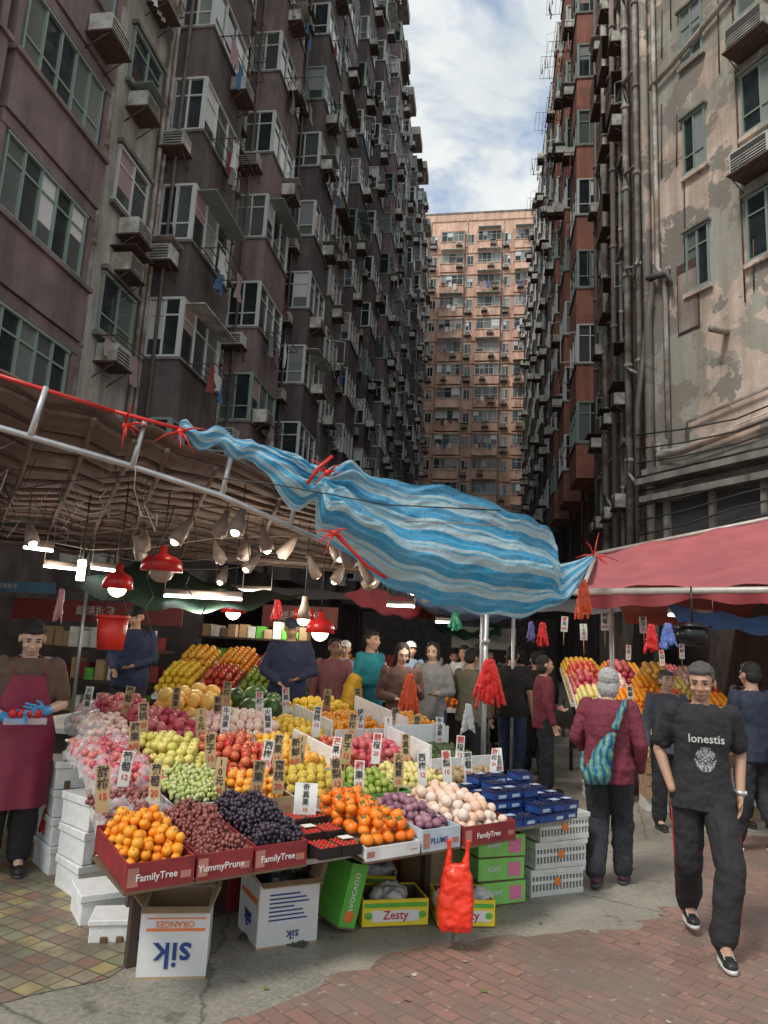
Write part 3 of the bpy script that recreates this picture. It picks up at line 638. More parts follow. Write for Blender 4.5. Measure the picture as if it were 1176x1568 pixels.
fm=dict(
 mandarin=mat('mandarin_skin',(.92,.27,.01),.35,.1,30,rnd=True,c2=(.88,.38,.03),bp=.15),
 orange=mat('orange_skin',(.90,.32,.01),.4,.1,30,rnd=True,c2=(.88,.42,.05),bp=.15),
 persimmon=mat('persimmon_skin',(.88,.16,.01),.3,.12,12,rnd=True,c2=(.90,.28,.02)),
 redgrape=mat('red_grape_skin',(.17,.035,.035),.35,.3,30,rnd=True,c2=(.32,.11,.09)),
 blackgrape=mat('black_grape_skin',(.022,.013,.025),.38,.3,30,rnd=True,c2=(.07,.05,.075)),
 greengrape=mat('green_grape_skin',(.44,.52,.13),.3,.2,30,rnd=True,c2=(.58,.60,.30)),
 guava=mat('green_apple_skin',(.60,.57,.12),.4,.15,14,rnd=True,c2=(.80,.66,.22)),
 apple=mat('red_apple_skin',(.48,.015,.02),.25,.3,14,rnd=True,c2=(.70,.20,.08)),
 mango=mat('mango_skin',(.92,.56,.06),.4,.15,10,rnd=True,c2=(.88,.40,.06)),
 papaya=mat('apricot_skin',(.95,.32,.02),.4,.15,10,rnd=True,c2=(.95,.48,.08)),
 dragon=mat('dragon_fruit_skin',(.50,.035,.09),.4,.35,18,rnd=True,c2=(.62,.20,.17)),
 peach=mat('pink_peach_skin',(.85,.50,.46),.6,.15,9,rnd=True,c2=(.90,.76,.62)),
 lemon=mat('lemon_skin',(.90,.66,.05),.4,.1,14,rnd=True,c2=(.88,.55,.05)),
 avocado=mat('avocado_skin',(.035,.05,.02),.5,.3,30,rnd=True,c2=(.09,.14,.035),bp=.4),
 lime=mat('lime_skin',(.20,.32,.04),.35,.2,14,rnd=True,c2=(.40,.44,.08)),
 pear=mat('pear_skin',(.68,.66,.20),.45,.15,14,rnd=True,c2=(.80,.62,.28)),
 plum=mat('plum_skin',(.18,.06,.12),.45,.3,12,rnd=True,c2=(.42,.22,.27)),
 kiwi=mat('kiwi_skin',(.34,.23,.12),.8,.2,20,rnd=True,c2=(.45,.33,.18)),
 grapefruit=mat('pomelo_skin',(.86,.44,.07),.4,.15,14,rnd=True,c2=(.84,.58,.16)),
 water=mat('watermelon_skin',(.07,.16,.035),.35,.6,20,c2=(.02,.045,.015)),
 net=mat('foam_net_peach',(.90,.56,.38),.6,.15,60,rnd=True,c2=(.92,.78,.68),bp=.6),
 netg=mat('yellow_foam_net',(.88,.62,.10),.7,.25,70,bp=.9))
stem=mat('green_stem',(.10,.16,.04),.7)
SC=.80
def pile(name,s0,s1,q0,q1,r,m,layers=3,asp=(1,1,.92),jit=.15,zoff=.0,dim=.25,calyx=False,seg=10,ring=7,heap=0.,rand_rot=False,shr=.4):
    mb=MB();r*=SC
    if layers>2: layers-=1;zoff+=r*.7
    for k in range(layers):
        i=0;q=q0+r+k*r*shr
        while q<q1-r*.6-k*r*shr:
            s=s0+r+(r*.95 if i%2 else 0)+k*r*shr
            while s<s1-r*.6-k*r*shr:
                lump=.55*heap*(math.sin(math.pi*min(1,max(0,(s-s0)/(s1-s0))))*math.sin(math.pi*min(1,max(0,(q-q0)/(q1-q0)))))
                lump+=.5*heap*mnoise.noise(Vector((s*9,q*9,0)))
                z=pz(q)+.045+r+k*r*1.45+random.uniform(-.25,.25)*r+zoff+lump
                if k==layers-1 and random.random()<.25: s+=r*1.92;continue
                rot=Matrix.Rotation(random.uniform(0,6.28),3,'Z')@Matrix.Rotation(random.uniform(-.8,.8)*(2 if rand_rot else 1),3,'X')
                rr=r*random.uniform(.84,1.1);c=S(s+random.uniform(-jit,jit)*r*1.6,q+random.uniform(-jit,jit)*r*1.6,z)
                mb.ell(c,(rr*asp[0],rr*asp[1],rr*asp[2]),0,seg,ring,random.random(),rot,dim)
                if calyx:
                    up=rot@Vector((0,0,1))
                    for a in range(4):
                        dv=(rot@Vector((math.cos(a*1.57),math.sin(a*1.57),0)));mb.add([c+up*rr*.80,c+up*rr*.85+dv*rr*.35+dv.cross(up)*rr*.2,c+up*rr*.76+dv*rr*.55,c+up*rr*.85+dv*rr*.35-dv.cross(up)*rr*.2],[(0,1,2,3)],1)
                elif r>.026 and dim:
                    up=rot@Vector((0,0,1));mb.tube([c+up*rr*.6,c+up*rr*(asp[2]+.12)],.0028,1,4)
                s+=r*1.92
            q+=r*1.72;i+=1
    return mb.obj(name,[m,stem])
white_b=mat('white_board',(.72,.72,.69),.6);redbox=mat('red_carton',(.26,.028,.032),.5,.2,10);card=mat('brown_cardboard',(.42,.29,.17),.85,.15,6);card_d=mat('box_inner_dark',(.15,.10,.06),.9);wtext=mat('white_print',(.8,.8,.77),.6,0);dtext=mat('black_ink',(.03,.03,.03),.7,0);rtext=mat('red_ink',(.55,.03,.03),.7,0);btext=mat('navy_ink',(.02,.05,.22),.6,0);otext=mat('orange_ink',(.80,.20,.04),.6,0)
def tray(s0,s1,q0,q1,m,label=None,h=.13,z=None,tm=None):
    mb=MB();t=.012;z=pz(max(q0,0)) +.03 if z is None else z
    z0=z-.03
    sbox(mb,s0,s1,q0,q1,z0,z0+.012,1,SL*(q1-q0)*.9 if q0>.5 else .03)
    sbox(mb,s0+.004,s1-.004,q0,q0+t,z0+.0125,z0+h,0);sbox(mb,s0+.004,s1-.004,q1-t,q1,z0+.0125+.04,z0+h+.06,0)
    sbox(mb,s0+.004,s0+.004+t,q0+t+.001,q1-t-.001,z0+.02,z0+h,0,.05);sbox(mb,s1-t-.004,s1-.004,q0+t+.001,q1-t-.001,z0+.02,z0+h,0,.05)
    sbox(mb,s0+.004+t,s1-t-.004,q0+t+.001,q0+t+.006,z0+.03,z0+h-.004,1)
    sbox(mb,s0+.01,s0+.06,q0-.0015,q0-.0005,z0+.03,z0+h-.02,2);sbox(mb,s1-.07,s1-.02,q0-.0015,q0-.0005,z0+.04,z0+h*.55,2)
    E=empty('fruit_tray');mb.obj('carton',[m,card_d,mat('print_patch',(.45,.2,.15),.6)],E)
    if label: text(label,.044,tm or wtext,S((s0+s1)/2-.02,q0-.003,z0+h*.5),Sd,(0,0,1),E,'label')
    return E
tray(0.0,.33,0,.5,redbox,'FamilyTree');tray(.335,.635,.0,.52,redbox,'YummyPrune');tray(.64,.95,.0,.52,redbox,'FamilyTree');tray(1.24,1.62,-.12,.42,white_b,None,.08);tray(1.63,1.93,-.12,.42,mat('pale_blue_carton',(.45,.56,.62),.5),'PLUMS',.13,None,btext);tray(1.94,2.38,-.14,.42,redbox,'FamilyTree',.12)
gpc=mat('green_print_carton',(.12,.40,.08),.5,.2,9);pc=[redbox,white_b,gpc,card]
for s0,s1,q0,q1,mi in ((.46,.88,.66,1.18,1),(.88,1.23,.64,1.08,3),(1.23,1.68,.56,1.08,1),(1.72,2.09,.54,1.0,2),(2.09,2.5,.56,1.05,1),(2.52,3.12,.5,.88,3),(.58,1.0,1.2,1.88,0),(1.0,1.43,1.1,1.86,0),(1.44,1.84,1.08,1.78,1),(2.14,2.56,1.06,1.58,0),(.7,1.19,1.92,2.52,3),(1.19,1.87,1.86,2.45,1),(2.24,2.86,1.78,2.45,3)):
    tray(s0,s1,q0,q1,pc[mi],None,.11)
pile('mandarin_pile',.01,.32,.02,.5,.034,fm['mandarin'],4,heap=.08,zoff=-.0)
pile('red_grape_pile',.35,.63,.03,.6,.0150,fm['redgrape'],5,(1,1,1.2),.6,.01,0,seg=7,ring=5,heap=.12)
pile('black_grape_pile',.66,.97,.03,.66,.0165,fm['blackgrape'],5,(1,1,1.1),.6,.02,0,seg=7,ring=5,heap=.14)
pile('persimmon_pile',1.24,1.62,-.10,.5,.050,fm['persimmon'],3,(1,1,.82),calyx=True,heap=.05)
pile('plum_pile',1.64,1.93,-.1,.5,.036,fm['plum'],3,heap=.06)
pile('netted_peach_pile',1.95,2.38,-.1,.52,.046,fm['net'],3,(1,1,.95),heap=.05,dim=0)
pile('green_grape_pile',.48,.88,.70,1.15,.018,fm['greengrape'],4,(1,1,1.15),.6,.02,0,seg=7,ring=5,heap=.12)
pile('apricot_pile',.90,1.22,.68,1.05,.036,fm['papaya'],3,heap=.05)
pile('netted_mango_pile',1.24,1.66,.60,1.05,.045,fm['netg'],3,heap=.05,dim=0)
pile('lime_pile',1.74,2.08,.60,.98,.033,fm['lime'],3,(1,1,1.15),rand_rot=True,heap=.04)
pile('pear_pile',2.10,2.48,.62,1.02,.034,fm['pear'],3,(1,1,1.3),rand_rot=True,heap=.03)
pile('kiwi_pile',2.55,3.08,.55,.85,.028,fm['kiwi'],3,(1,1,1.3),rand_rot=True,heap=.04)
pile('green_apple_pile',.60,1.0,1.22,1.85,.045,fm['guava'],3,heap=.07)
pile('red_apple_pile',1.02,1.42,1.12,1.8,.045,fm['apple'],3,heap=.07)
pile('mango_pile',1.46,1.82,1.1,1.75,.038,fm['mango'],3,(1,1,1.35),rand_rot=True,heap=.05)
pile('red_apple_pile',1.86,2.12,1.1,1.7,.04,fm['apple'],3,heap=.04)
pile('dragon_fruit_pile',2.14,2.55,1.08,1.55,.044,fm['dragon'],3,(1,1,1.3),rand_rot=True,heap=.04)
pile('avocado_pile',2.7,3.15,.95,1.4,.034,fm['avocado'],3,(1,1,1.3),rand_rot=True,heap=.04)
pile('dragon_fruit_pile',.72,1.18,1.95,2.5,.048,fm['dragon'],3,(1,1,1.3),rand_rot=True,heap=.04)
pile('pink_peach_pile',1.2,1.85,1.88,2.4,.048,fm['peach'],3,heap=.05)
pile('lemon_pile',1.9,2.2,1.8,2.3,.036,fm['lemon'],3,(1,1,1.3),rand_rot=True,heap=.03)
pile('orange_pile',2.25,2.85,1.8,2.4,.042,fm['orange'],3,heap=.05)
pile('orange_pile',2.95,3.5,1.75,2.35,.042,fm['orange'],3,heap=.05)
pile('red_apple_pile',2.6,2.9,1.5,1.75,.042,fm['apple'],3)
pile('pomelo_pile',1.1,1.8,2.55,3.15,.095,fm['grapefruit'],2,(1,1,.95),zoff=-.05)
pile('watermelon_pile',1.85,2.35,2.55,3.15,.13,fm['water'],1,(1,1.25,1),seg=14,ring=10,dim=0,zoff=0)
pile('lemon_pile',2.45,3.0,2.5,3.0,.05,fm['lemon'],2)
pile('purple_fruit_pile',.65,1.05,2.55,3.1,.05,fm['dragon'],2)
clear=mat('clear_plastic_bag',(.9,.86,.9),.1,.1,4,alpha=.3)
def bagged(s0,s1,q0,q1,m,r=.045):
    pile('bagged_fruit_pile',s0,s1,q0,q1,r,m,3,heap=.05)
    mb=MB()
    for i in range(max(1,int((s1-s0)/.2))):
        for j in range(max(1,int((q1-q0)/.22))):
            a0=s0+i*.2;b0=q0+j*.22
            def fn(u,v):
                s=a0-.01+.22*u;q=b0-.01+.24*v;e=max(0,math.sin(u*math.pi)*math.sin(v*math.pi))**.35
                return S(s,q,pz(q)+.05+(r*SC*3.1+.04)*e+.05*mnoise.noise(Vector((s*24,q*24,0)))+.02*mnoise.noise(Vector((s*60,q*60,0))))
            grid(mb,fn,16,16)
    mb.obj('plastic_bag',clear)
bagged(.16,.58,.98,1.9,fm['dragon'],.036);bagged(.06,.46,.58,.96,fm['redgrape'],.024);bagged(.32,.7,1.95,2.5,fm['peach'],.036)
foam=mat('white_styrofoam',(.78,.79,.79),.7,.08,20,bp=.2)
mb=MB();sbox(mb,2.56,3.2,.89,.91,.66,.86,0);sbox(mb,2.55,2.57,.9,1.45,.70,.96,0,.08);sbox(mb,2.55,3.2,1.46,1.48,.74,1.04,0);sbox(mb,1.84,1.86,1.1,1.75,.70,.92,0,.08);sbox(mb,2.22,2.24,1.78,2.4,.86,1.05,0,.08);sbox(mb,2.88,2.9,1.6,2.4,.82,1.08,0,.12);sbox(mb,2.25,3.5,1.74,1.76,.82,.98,0)
mb.obj('display_divider',foam)
blackp=mat('black_plastic_tray',(.015,.015,.015),.3);straw=mat('strawberry_skin',(.50,.02,.015),.3,.2,60,bp=.5)
E=empty('strawberry_pack')
mb=MB()
for i in range(2):
    for j in range(3):
        s0=.965+i*.135;q0=-.1+j*.17;z=.59+.035*j
        sbox(mb,s0,s0+.13,q0,q0+.165,z,z+.012,0)
        for a in ((s0,s0+.006,q0,q0+.165),(s0+.124,s0+.13,q0,q0+.165),(s0+.006,s0+.124,q0,q0+.006),(s0+.006,s0+.124,q0+.159,q0+.165)): sbox(mb,*a,z+.0125,z+.055,0)
        for a in range(4):
            for b_ in range(5):
                c=S(s0+.022+a*.029,q0+.022+b_*.03,z+.045);mb.ell(c,(.015,.015,.019),1,7,5,0,Matrix.Rotation(random.uniform(-1.5,1.5),3,'X'))
                if random.random()<.5: mb.ell(c+Vector((0,0,.014)),(.008,.008,.004),2,6,4)
        if (i+j)%2: sbox(mb,s0+.05,s0+.12,q0+.07,q0+.13,z+.068,z+.070,3)
mb.obj('punnets',[blackp,straw,stem,wtext],E)
E=empty('blueberry_box');bl=mat('blue_punnet',(.02,.06,.24),.3,.3,20);bl2=mat('blueberry_dark',(.014,.022,.07),.35)
mb=MB()
for i in range(5):
    for j in range(4):
        for k in range(1+(j>0)+(random.random()<.5)):
            s0=2.42+i*.14+random.uniform(-.012,.012);q0=-.05+j*.14+random.uniform(-.01,.01);z=.585+k*.06+j*.02
            sbox(mb,s0,s0+.128,q0,q0+.125,z,z+.045,0);sbox(mb,s0-.003,s0+.131,q0-.003,q0+.128,z+.0455,z+.054,1)
            for t_ in range(12): mb.ell(S(s0+.02+random.random()*.09,q0+.02+random.random()*.085,z+.056),(.011,.011,.009),1,6,4)
            if random.random()<.7: sbox(mb,s0+.03,s0+.10,q0+.03,q0+.08,z+.066,z+.067,2)
            if random.random()<.6: sbox(mb,s0+.03,s0+.10,q0-.0045,q0-.0035,z+.01,z+.03,2)
mb.obj('clamshells',[bl,bl2,mat('pale_label',(.4,.5,.62),.5)],E)
# ------------------------------------------------------------------ price signs
chars=['蘋果','奇異果','靚橙','火龍果','香梨','葡萄','10元','甜柿','牛油果','芒果','西梅','蜜桃','新鮮','提子']
def sign(s,q,h=.20,w_=.075,white=False,z=None,yaw=0.,pos=None):
    c=pos if pos else S(s,q,(pz(q)+.125) if z is None else z)
    E=empty('price_sign',c,R(8)+yaw+random.uniform(-.3,.3));E.rotation_euler[0]=random.uniform(-.2,.05);E.rotation_euler[1]=random.uniform(-.12,.12)
    mb=MB();mb.tube([(0,.004,-.16),(0,.004,h*.4)],.004,1,5)
    n_=6;vs=[];fs=[];bend=random.uniform(-.012,.0)
    for i in range(n_+1):
        y=bend*math.sin(math.pi*i/n_);vs+=[(-w_/2,y,h*i/n_),(w_/2,y,h*i/n_)]
    for i in range(n_): fs.append((2*i,2*i+1,2*i+3,2*i+2))
    mb.add(vs,fs,0,True)
    mb.obj('card',[white_b if white else mat('kraft_card',(.46,.33,.17),.85,.1,10),mat('bamboo_stick',(.45,.33,.16),.7)],E)
    t=random.choice(chars)[:3];n=len(t)+1
    num=random.choice(['10','12','8元','15','20'])
    cs=min(w_*.85,h/(n+.3))
    for i,ch in enumerate(list(t)+[num]):
        f_=(i+.62)*cs/h;text(ch,cs if i<len(t) else cs*.75,rtext if (white and ch in '蘋靚香甜芒') or i==len(t) else dtext,(0,bend*math.sin(math.pi*min(1,f_))-.003,h-cs*(i+.62)),(1,0,0),(0,0,1),E,'writing')
for s,q,h,wh in ((.06,.62,.22,0),(.35,.66,.20,0),(.27,.97,.18,1),(.75,.70,.2,0),(.95,.62,.2,0),(1.12,.66,.18,0),(1.2,1.0,.2,1),(1.5,.56,.2,0),(1.62,.5,.2,1),(1.45,1.02,.2,0),(1.75,1.0,.2,1),(2.0,.58,.2,0),(2.2,.56,.2,1),(2.45,.58,.2,1),(2.4,1.0,.2,0),(2.6,.52,.2,1),
    (.9,1.18,.2,0),(1.1,1.82,.2,0),(1.5,1.08,.2,0),(1.65,1.8,.2,1),(1.9,1.08,.2,0),(2.05,1.75,.22,1),(2.3,1.6,.2,0),(2.6,1.48,.2,1),(2.9,1.75,.2,0),(3.1,1.42,.2,1),(.7,1.92,.22,0),(.75,2.52,.2,0),(1.15,2.5,.2,0),(1.6,2.5,.25,0),(2.2,2.5,.2,1),(2.6,2.45,.2,0),(3.0,2.5,.2,0),(2.9,1.5,.2,0),(1.85,2.35,.2,1),
    (1.3,1.85,.2,1),(.5,1.5,.2,0),(2.15,1.05,.2,1),(2.85,.9,.2,1),(1.35,1.1,.2,0),(.45,2.5,.2,1),(1.4,2.2,.2,0),(2.5,1.75,.2,1)):
    sign(s,q,h+.02,.072 if not wh else .066,bool(wh))
sign(2.88,.56,.17,.05,True,.80);sign(2.96,.56,.17,.05,True,.80);sign(1.1,.30,.17,.13,True,.72)
# ------------------------------------------------------------------ boxes beneath
def carton(name,loc,rz,w_,d,h,mo,mi_,flaps=True,tilt=None):
    E=empty(name,loc,rz)
    if tilt: E.rotation_euler=(tilt[0],tilt[1],rz)
    mb=MB();t=.012
    mb.box(-w_/2,w_/2,-d/2,d/2,0,.01,1);mb.box(-w_/2,w_/2,-d/2,-d/2+t,.0105,h,0);mb.box(-w_/2,w_/2,d/2-t,d/2,.0105,h,0)
    mb.box(-w_/2,-w_/2+t,-d/2+t+.001,d/2-t-.001,.0105,h-.002,0);mb.box(w_/2-t,w_/2,-d/2+t+.001,d/2-t-.001,.0105,h-.002,0)
    for a in ((-w_/2+t,w_/2-t,-d/2+t+.001,-d/2+t+.004),(-w_/2+t,w_/2-t,d/2-t-.004,d/2-t-.001)): mb.box(a[0],a[1],a[2],a[3],.02,h-.003,1)
    for a in ((-w_/2+t+.001,-w_/2+t+.004),(w_/2-t-.004,w_/2-t-.001)): mb.box(a[0],a[1],-d/2+t+.005,d/2-t-.005,.02,h-.003,1)
    if flaps:
        mb.obox((-w_/2,-d/2,h+.001),(w_,0,0),(0,-.05,-.012),(0,.003,.004),1);mb.obox((-w_/2,d/2,h),(w_,0,0),(0,.04,.1),(0,.004,0),1);mb.obox((w_/2,-d/2,h),(.04,0,.1),(0,d,0),(.004,0,0),1);mb.obox((-w_/2,-d/2,h),(-.05,0,.06),(0,d,0),(.004,0,0),1)
    mb.obj('carton_body',[mo,mi_],E);return E
wc=mat('white_carton',(.70,.71,.72),.6,.1,5,c2=(.62,.62,.61))
E=carton('orange_carton',(-1.56,3.98,0),R(17),.34,.34,.33,wc,card)
text('sik',.17,btext,(0,-.173,.115),(-1,0,0),(0,0,-1),E);text('ORANGES',.042,otext,(0,-.173,.255),(-1,0,0),(0,0,-1),E)
mb=MB();mb.box(-.14,.15,-.1735,-.1715,.222,.234,0);mb.box(-.14,.15,-.1735,-.1715,.278,.284,0);mb.obj('stripe',otext,E)
text('sik',.16,btext,(-.173,0,.115),(0,1,0),(0,0,-1),E)
E=carton('orange_carton',(-1.16,4.5,0),R(35),.36,.36,.34,wc,card)
text('sik',.12,btext,(-.183,0,.115),(0,1,0),(0,0,-1),E);text('sik',.07,btext,(.03,-.183,.06),(-1,0,0),(0,0,-1),E)
mb=MB()
for i in range(7): mb.box(-.12,.12-random.random()*.1,-.183,-.1815,.14+i*.022,.148+i*.022,0)
mb.box(-.1825,-.1812,-.15,.15,.22,.25,1);mb.obj('print',[btext,otext],E)
mb=MB()
for i in range(7): mb.ell((-1.16+random.uniform(-.1,.1),4.5+random.uniform(-.1,.1),.33+random.random()*.08),(.09,.09,.07))
remesh('dark_plastic_bag',mb,.012,mat('black_bin_bag',(.02,.02,.02),.3),None,1,.06,.06)
gc=mat('green_carton',(.12,.46,.06),.5,.15,8);yc=mat('yellow_carton',(.85,.66,.03),.5,.08,8)
E=carton('green_carton',(-.88,4.72,.03),R(42),.12,.34,.36,gc,card_d,False,(0,R(14)))
text('AVOCADO',.045,wtext,(0,-.172,.2),(0,0,1),(-1,0,0),E);mb=MB();mb.ell((0,-.171,.07),(.035,.004,.035),0);mb.obj('print_dot',otext,E)
def zbox(x,y,rz,w_=.42,d=.3,h=.16):
    E=carton('yellow_kiwi_carton',(x,y,0),rz,w_,d,h,yc,card_d,False)
    text('Zesty',.07,rtext,(.0,-d/2-.004,.07),(1,0,0),(0,0,1),E);text('Zesty',.055,rtext,(-w_/2-.004,0,.07),(0,-1,0),(0,0,1),E)
    mb=MB();mb.box(-w_/2+.01,w_/2-.01,-d/2-.002,-d/2-.001,.115,.14,0);mb.box(-.15,.15,-d/2-.0028,-d/2-.0012,.035,.10,1)
    for k in range(2): mb.ell((-w_/2+.04+k*(w_-.08),-d/2-.002,.07),(.025,.003,.02),0)
    mb.obj('print',[gc,wtext],E)
    mb=MB()
    for k in range(6): mb.ell((random.uniform(-.13,.13),random.uniform(-.08,.08),h-.03),(.07,.06,.06))
    remesh('plastic_liner',mb,.012,mat('milky_plastic',(.6,.61,.6),.25,.1),E,1,.06,.05)
zbox(-.55,4.93,R(22));zbox(-.1,5.05,R(14),.36);zbox(-.75,5.35,R(10),.36)
def gstack(x,y,rz):
    for k in range(3):
        E=carton('green_fruit_carton',(x+random.uniform(-.01,.01),y,.001+k*.151),rz+random.uniform(-.05,.05),.36,.3,.148,mat('lime_green_carton',(.24,.62,.14),.5,.1,6),card_d,False)
        text('KIWI',.045,wtext,(-.06,-.154,.08),(1,0,0),(0,0,1),E);mb=MB();mb.box(.05,.15,-.152,-.1508,.03,.12,0);mb.obj('print',[mat('pink_print',(.7,.2,.35),.5)],E)
gstack(.09,5.50,R(30))
for i,(x,y,a,w_,h,m_) in enumerate(((-1.5,5.0,44,.42,.36,redbox),(-1.05,5.15,40,.4,.3,card),(-.65,5.75,44,.4,.3,redbox),(-.3,5.6,40,.4,.34,card),(-1.0,4.95,40,.36,.40,card),(-1.95,4.95,44,.45,.4,card),(.15,5.95,40,.4,.4,card))):
    carton('cardboard_box',(x,y,0),R(a),w_,.32,h,m_,card_d,i%2==0)
def crate(name,loc,rz,w_,d,h,m):
    E=empty(name,loc,rz);mb=MB();t=.012
    mb.box(-w_/2,w_/2,-d/2,d/2,0,.012,0)
    for s_ in (-1,1):
        y0,y1=(-d/2,-d/2+t) if s_<0 else (d/2-t,d/2);x0,x1=(-w_/2,-w_/2+t) if s_<0 else (w_/2-t,w_/2)
        for z0,z1 in ((.0125,.035),(h*.5-.01,h*.5+.01),(h-.05,h-.03)): mb.box(-w_/2,w_/2,y0,y1,z0,z1,0);mb.box(x0,x1,-d/2+t,d/2-t,z0,z1,0)
        mb.box(-w_/2-.008,w_/2+.008,y0-.008 if s_<0 else y0,y1 if s_<0 else y1+.008,h-.0295,h,0);mb.box(x0-.008 if s_<0 else x0,x1 if s_<0 else x1+.008,-d/2+t,d/2-t,h-.0295,h,0)
        n=int(w_/.03)
        for i in range(n+1): x=-w_/2+.01+(w_-.02)*i/n;mb.box(x-.005,x+.005,y0+.002,y1-.002,.03,h-.04,0)
        n=int(d/.03)
        for i in range(n+1): y=-d/2+.02+(d-.04)*i/n;mb.box(x0+.002,x1-.002,y-.005,y+.005,.03,h-.04,0)
    mb.box(-w_/2+.02,w_/2-.02,-d/2+.02,d/2-.02,.02,h-.06,2)
    mb.ell((0,-d/2-.002,h*.5),(.03,.003,.03),1);mb.obj('crate_body',[m,otext,mat('crate_contents',(.3,.3,.28),.8)],E);return E
cw=mat('white_plastic_crate',(.62,.64,.61),.5,.12,8)
for k in range(3): crate('plastic_crate',(.47+.02*k,5.86,k*.185+.001),R(32+k*2),.46,.36,.18,cw)
mb=MB();mb.obox((.2,5.5,.557),(.42,.30,0),(-.3,.4,0),(0,0,.016));mb.obj('table_board',white_b)
def fbx(c,rz,w_,d,h,name='styrofoam_box'):
    E=empty(name,c,rz);q=MB();q.box(-w_/2,w_/2,-d/2,d/2,0,h*.75,0);q.box(-w_/2-.01,w_/2+.01,-d/2-.01,d/2+.01,h*.751,h,0)
    for i in range(3): q.box(-w_/2+.06+i*w_/3.3,-w_/2+.1+i*w_/3.3,-d/2-.011,-d/2-.001,.0,h*.3,1)
    o=q.obj('foam',[foam,card_d],E);bv=o.modifiers.new('b','BEVEL');bv.width=.008
fbx((-2.22,4.55,0),R(40),.42,.3,.17);fbx((-2.02,4.25,.0),R(20),.28,.22,.12)
for k in range(3): fbx((-2.55,4.95,k*.205),R(52+k*3),.4,.36,.2)
for k in range(4): fbx((-2.95,5.35,k*.19),R(48-k*2),.45,.38,.185)
E=empty('weighing_scale',(-2.88,5.22,.765),R(14));mb=MB();mb.box(-.13,.13,-.1,.1,0,.06,0);mb.obox((-.11,-.101,.005),(.22,0,0),(0,.03,.07),(0,.01,0),1);mb.tube([(0,0,.06),(0,0,.09)],.03,0,8);mb.tube([(0,0,.09),(0,0,.105),(0,0,.13)],[.05,.12,.15],0,16,cap=False);mb.obj('scale_body',[mat('scale_steel',(.5,.5,.5),.3,metal=.7),mat('lcd_dark',(.05,.07,.06),.2)],E)
for nm,c,sx_,m_ in (('pink_plastic_bag',(-3.5,6.7,.95),.3,mat('pink_plastic_bag_mat',(.6,.3,.36),.3)),('white_plastic_bag',(-3.1,6.1,.92),.25,MATS['milky_plastic'])):
    mb=MB()
    for i in range(9): mb.ell((c[0]+random.uniform(-1,1)*sx_,c[1]+random.uniform(-.2,.2),c[2]),(.13,.12,.09))
    remesh(nm,mb,.015,m_,None,1,.08,.07)
mb=MB();mb.box(-4.1,-2.9,5.95,7.1,.82,.86,0)
for x,y in ((-4.05,6),(-2.98,6),(-4.05,7),(-2.98,7)): mb.box(x,x+.05,y,y+.05,0,.82,1)
mb.box(-4.0,-2.95,6.1,6.13,0,.8,1);mb.obj('side_table',[white_b,MATS['dark_wood_and_shade']])
def hbag(name,c,w_,h,m,n=6):
    mb=MB();c=Vector(c)
    for i in range(n):
        x=(i/(n-1)-.5)*w_;mb.cap(c+Vector((x*.25,0,0)),.015,c+Vector((x,random.uniform(-.03,.03),-h*random.uniform(.75,1.))),w_/n*.62,0,8)
    return remesh(name,mb,.009,m,None,3,.02,.05)
ob_=mat('orange_red_bag',(.75,.09,.02),.35,.15,6)
hbag('red_plastic_bag',(.06,6.82,1.60),.28,.42,mat('red_bag',(.62,.02,.014),.35),12)
hbag('orange_plastic_bag',(.92,7.05,2.38),.14,.36,ob_,6)
mb=MB();mb.loft([(-.12,4.5,.12,.085,.035),(-.12,4.5,.16,.10,.055),(-.12,4.5,.3,.095,.05),(-.12,4.5,.42,.08,.035),(-.12,4.5,.47,.055,.02)]);mb.cap((-.17,4.5,.44),.014,(-.17,4.5,.60),.008);mb.cap((-.07,4.5,.44),.014,(-.06,4.5,.60),.008)
remesh('red_plastic_bag',mb,.007,mat('bright_red_bag',(.80,.04,.015),.35),None,1,.035,.07)
for nm,c,w_,h,cc_ in (('red_plastic_bag',(.62,8,2.0),.12,.26,(.6,.02,.02)),('purple_plastic_bag',(.50,8,2.0),.08,.22,(.10,.08,.25)),('green_plastic_bag',(-.35,9,2.12),.16,.22,(.02,.2,.12)),('red_plastic_bag',(1.5,6.9,1.98),.13,.26,(.6,.02,.02)),('blue_plastic_bag',(1.64,6.9,2.0),.14,.22,(.1,.15,.42)),('red_plastic_bag',(-2.2,7.6,2.1),.12,.22,(.6,.03,.02)),('pink_plastic_bag',(-3.4,5.5,2.0),.08,.26,(.5,.22,.22)),('white_plastic_bag',(-.12,6.7,1.2),.12,.26,(.5,.5,.5))):
    hbag(nm,c,w_,h,mat(nm+'_film',cc_,.35),7)
mb=MB();mb.tube([(-2.93,5.5,1.80),(-2.93,5.5,1.55)],[.12,.10],0,20);mb.tube([(-2.93,5.5,1.79),(-2.93,5.5,1.82)],.128,0,20);mb.tube([(-3.05,5.5,1.8),(-3.0,5.5,1.95),(-2.93,5.5,2.0),(-2.86,5.5,1.95),(-2.81,5.5,1.8)],.004,1,5);mb.tube([(-2.93,5.5,2.0),(-2.93,5.5,2.9)],.004,1,4);mb.obj('red_bucket',[red_pl,cable])
mb=MB();mb.ell((1.85,6.9,1.92),(.14,.14,.11));mb.tube([(1.85,6.9,2.0),(1.85,6.9,2.35)],.008);mb.tube([(1.85,6.9,1.98),(1.85,6.9,2.0)],[.16,.16]);mb.obj('hanging_lamp',mat('black_enamel',(.012,.012,.012),.3))
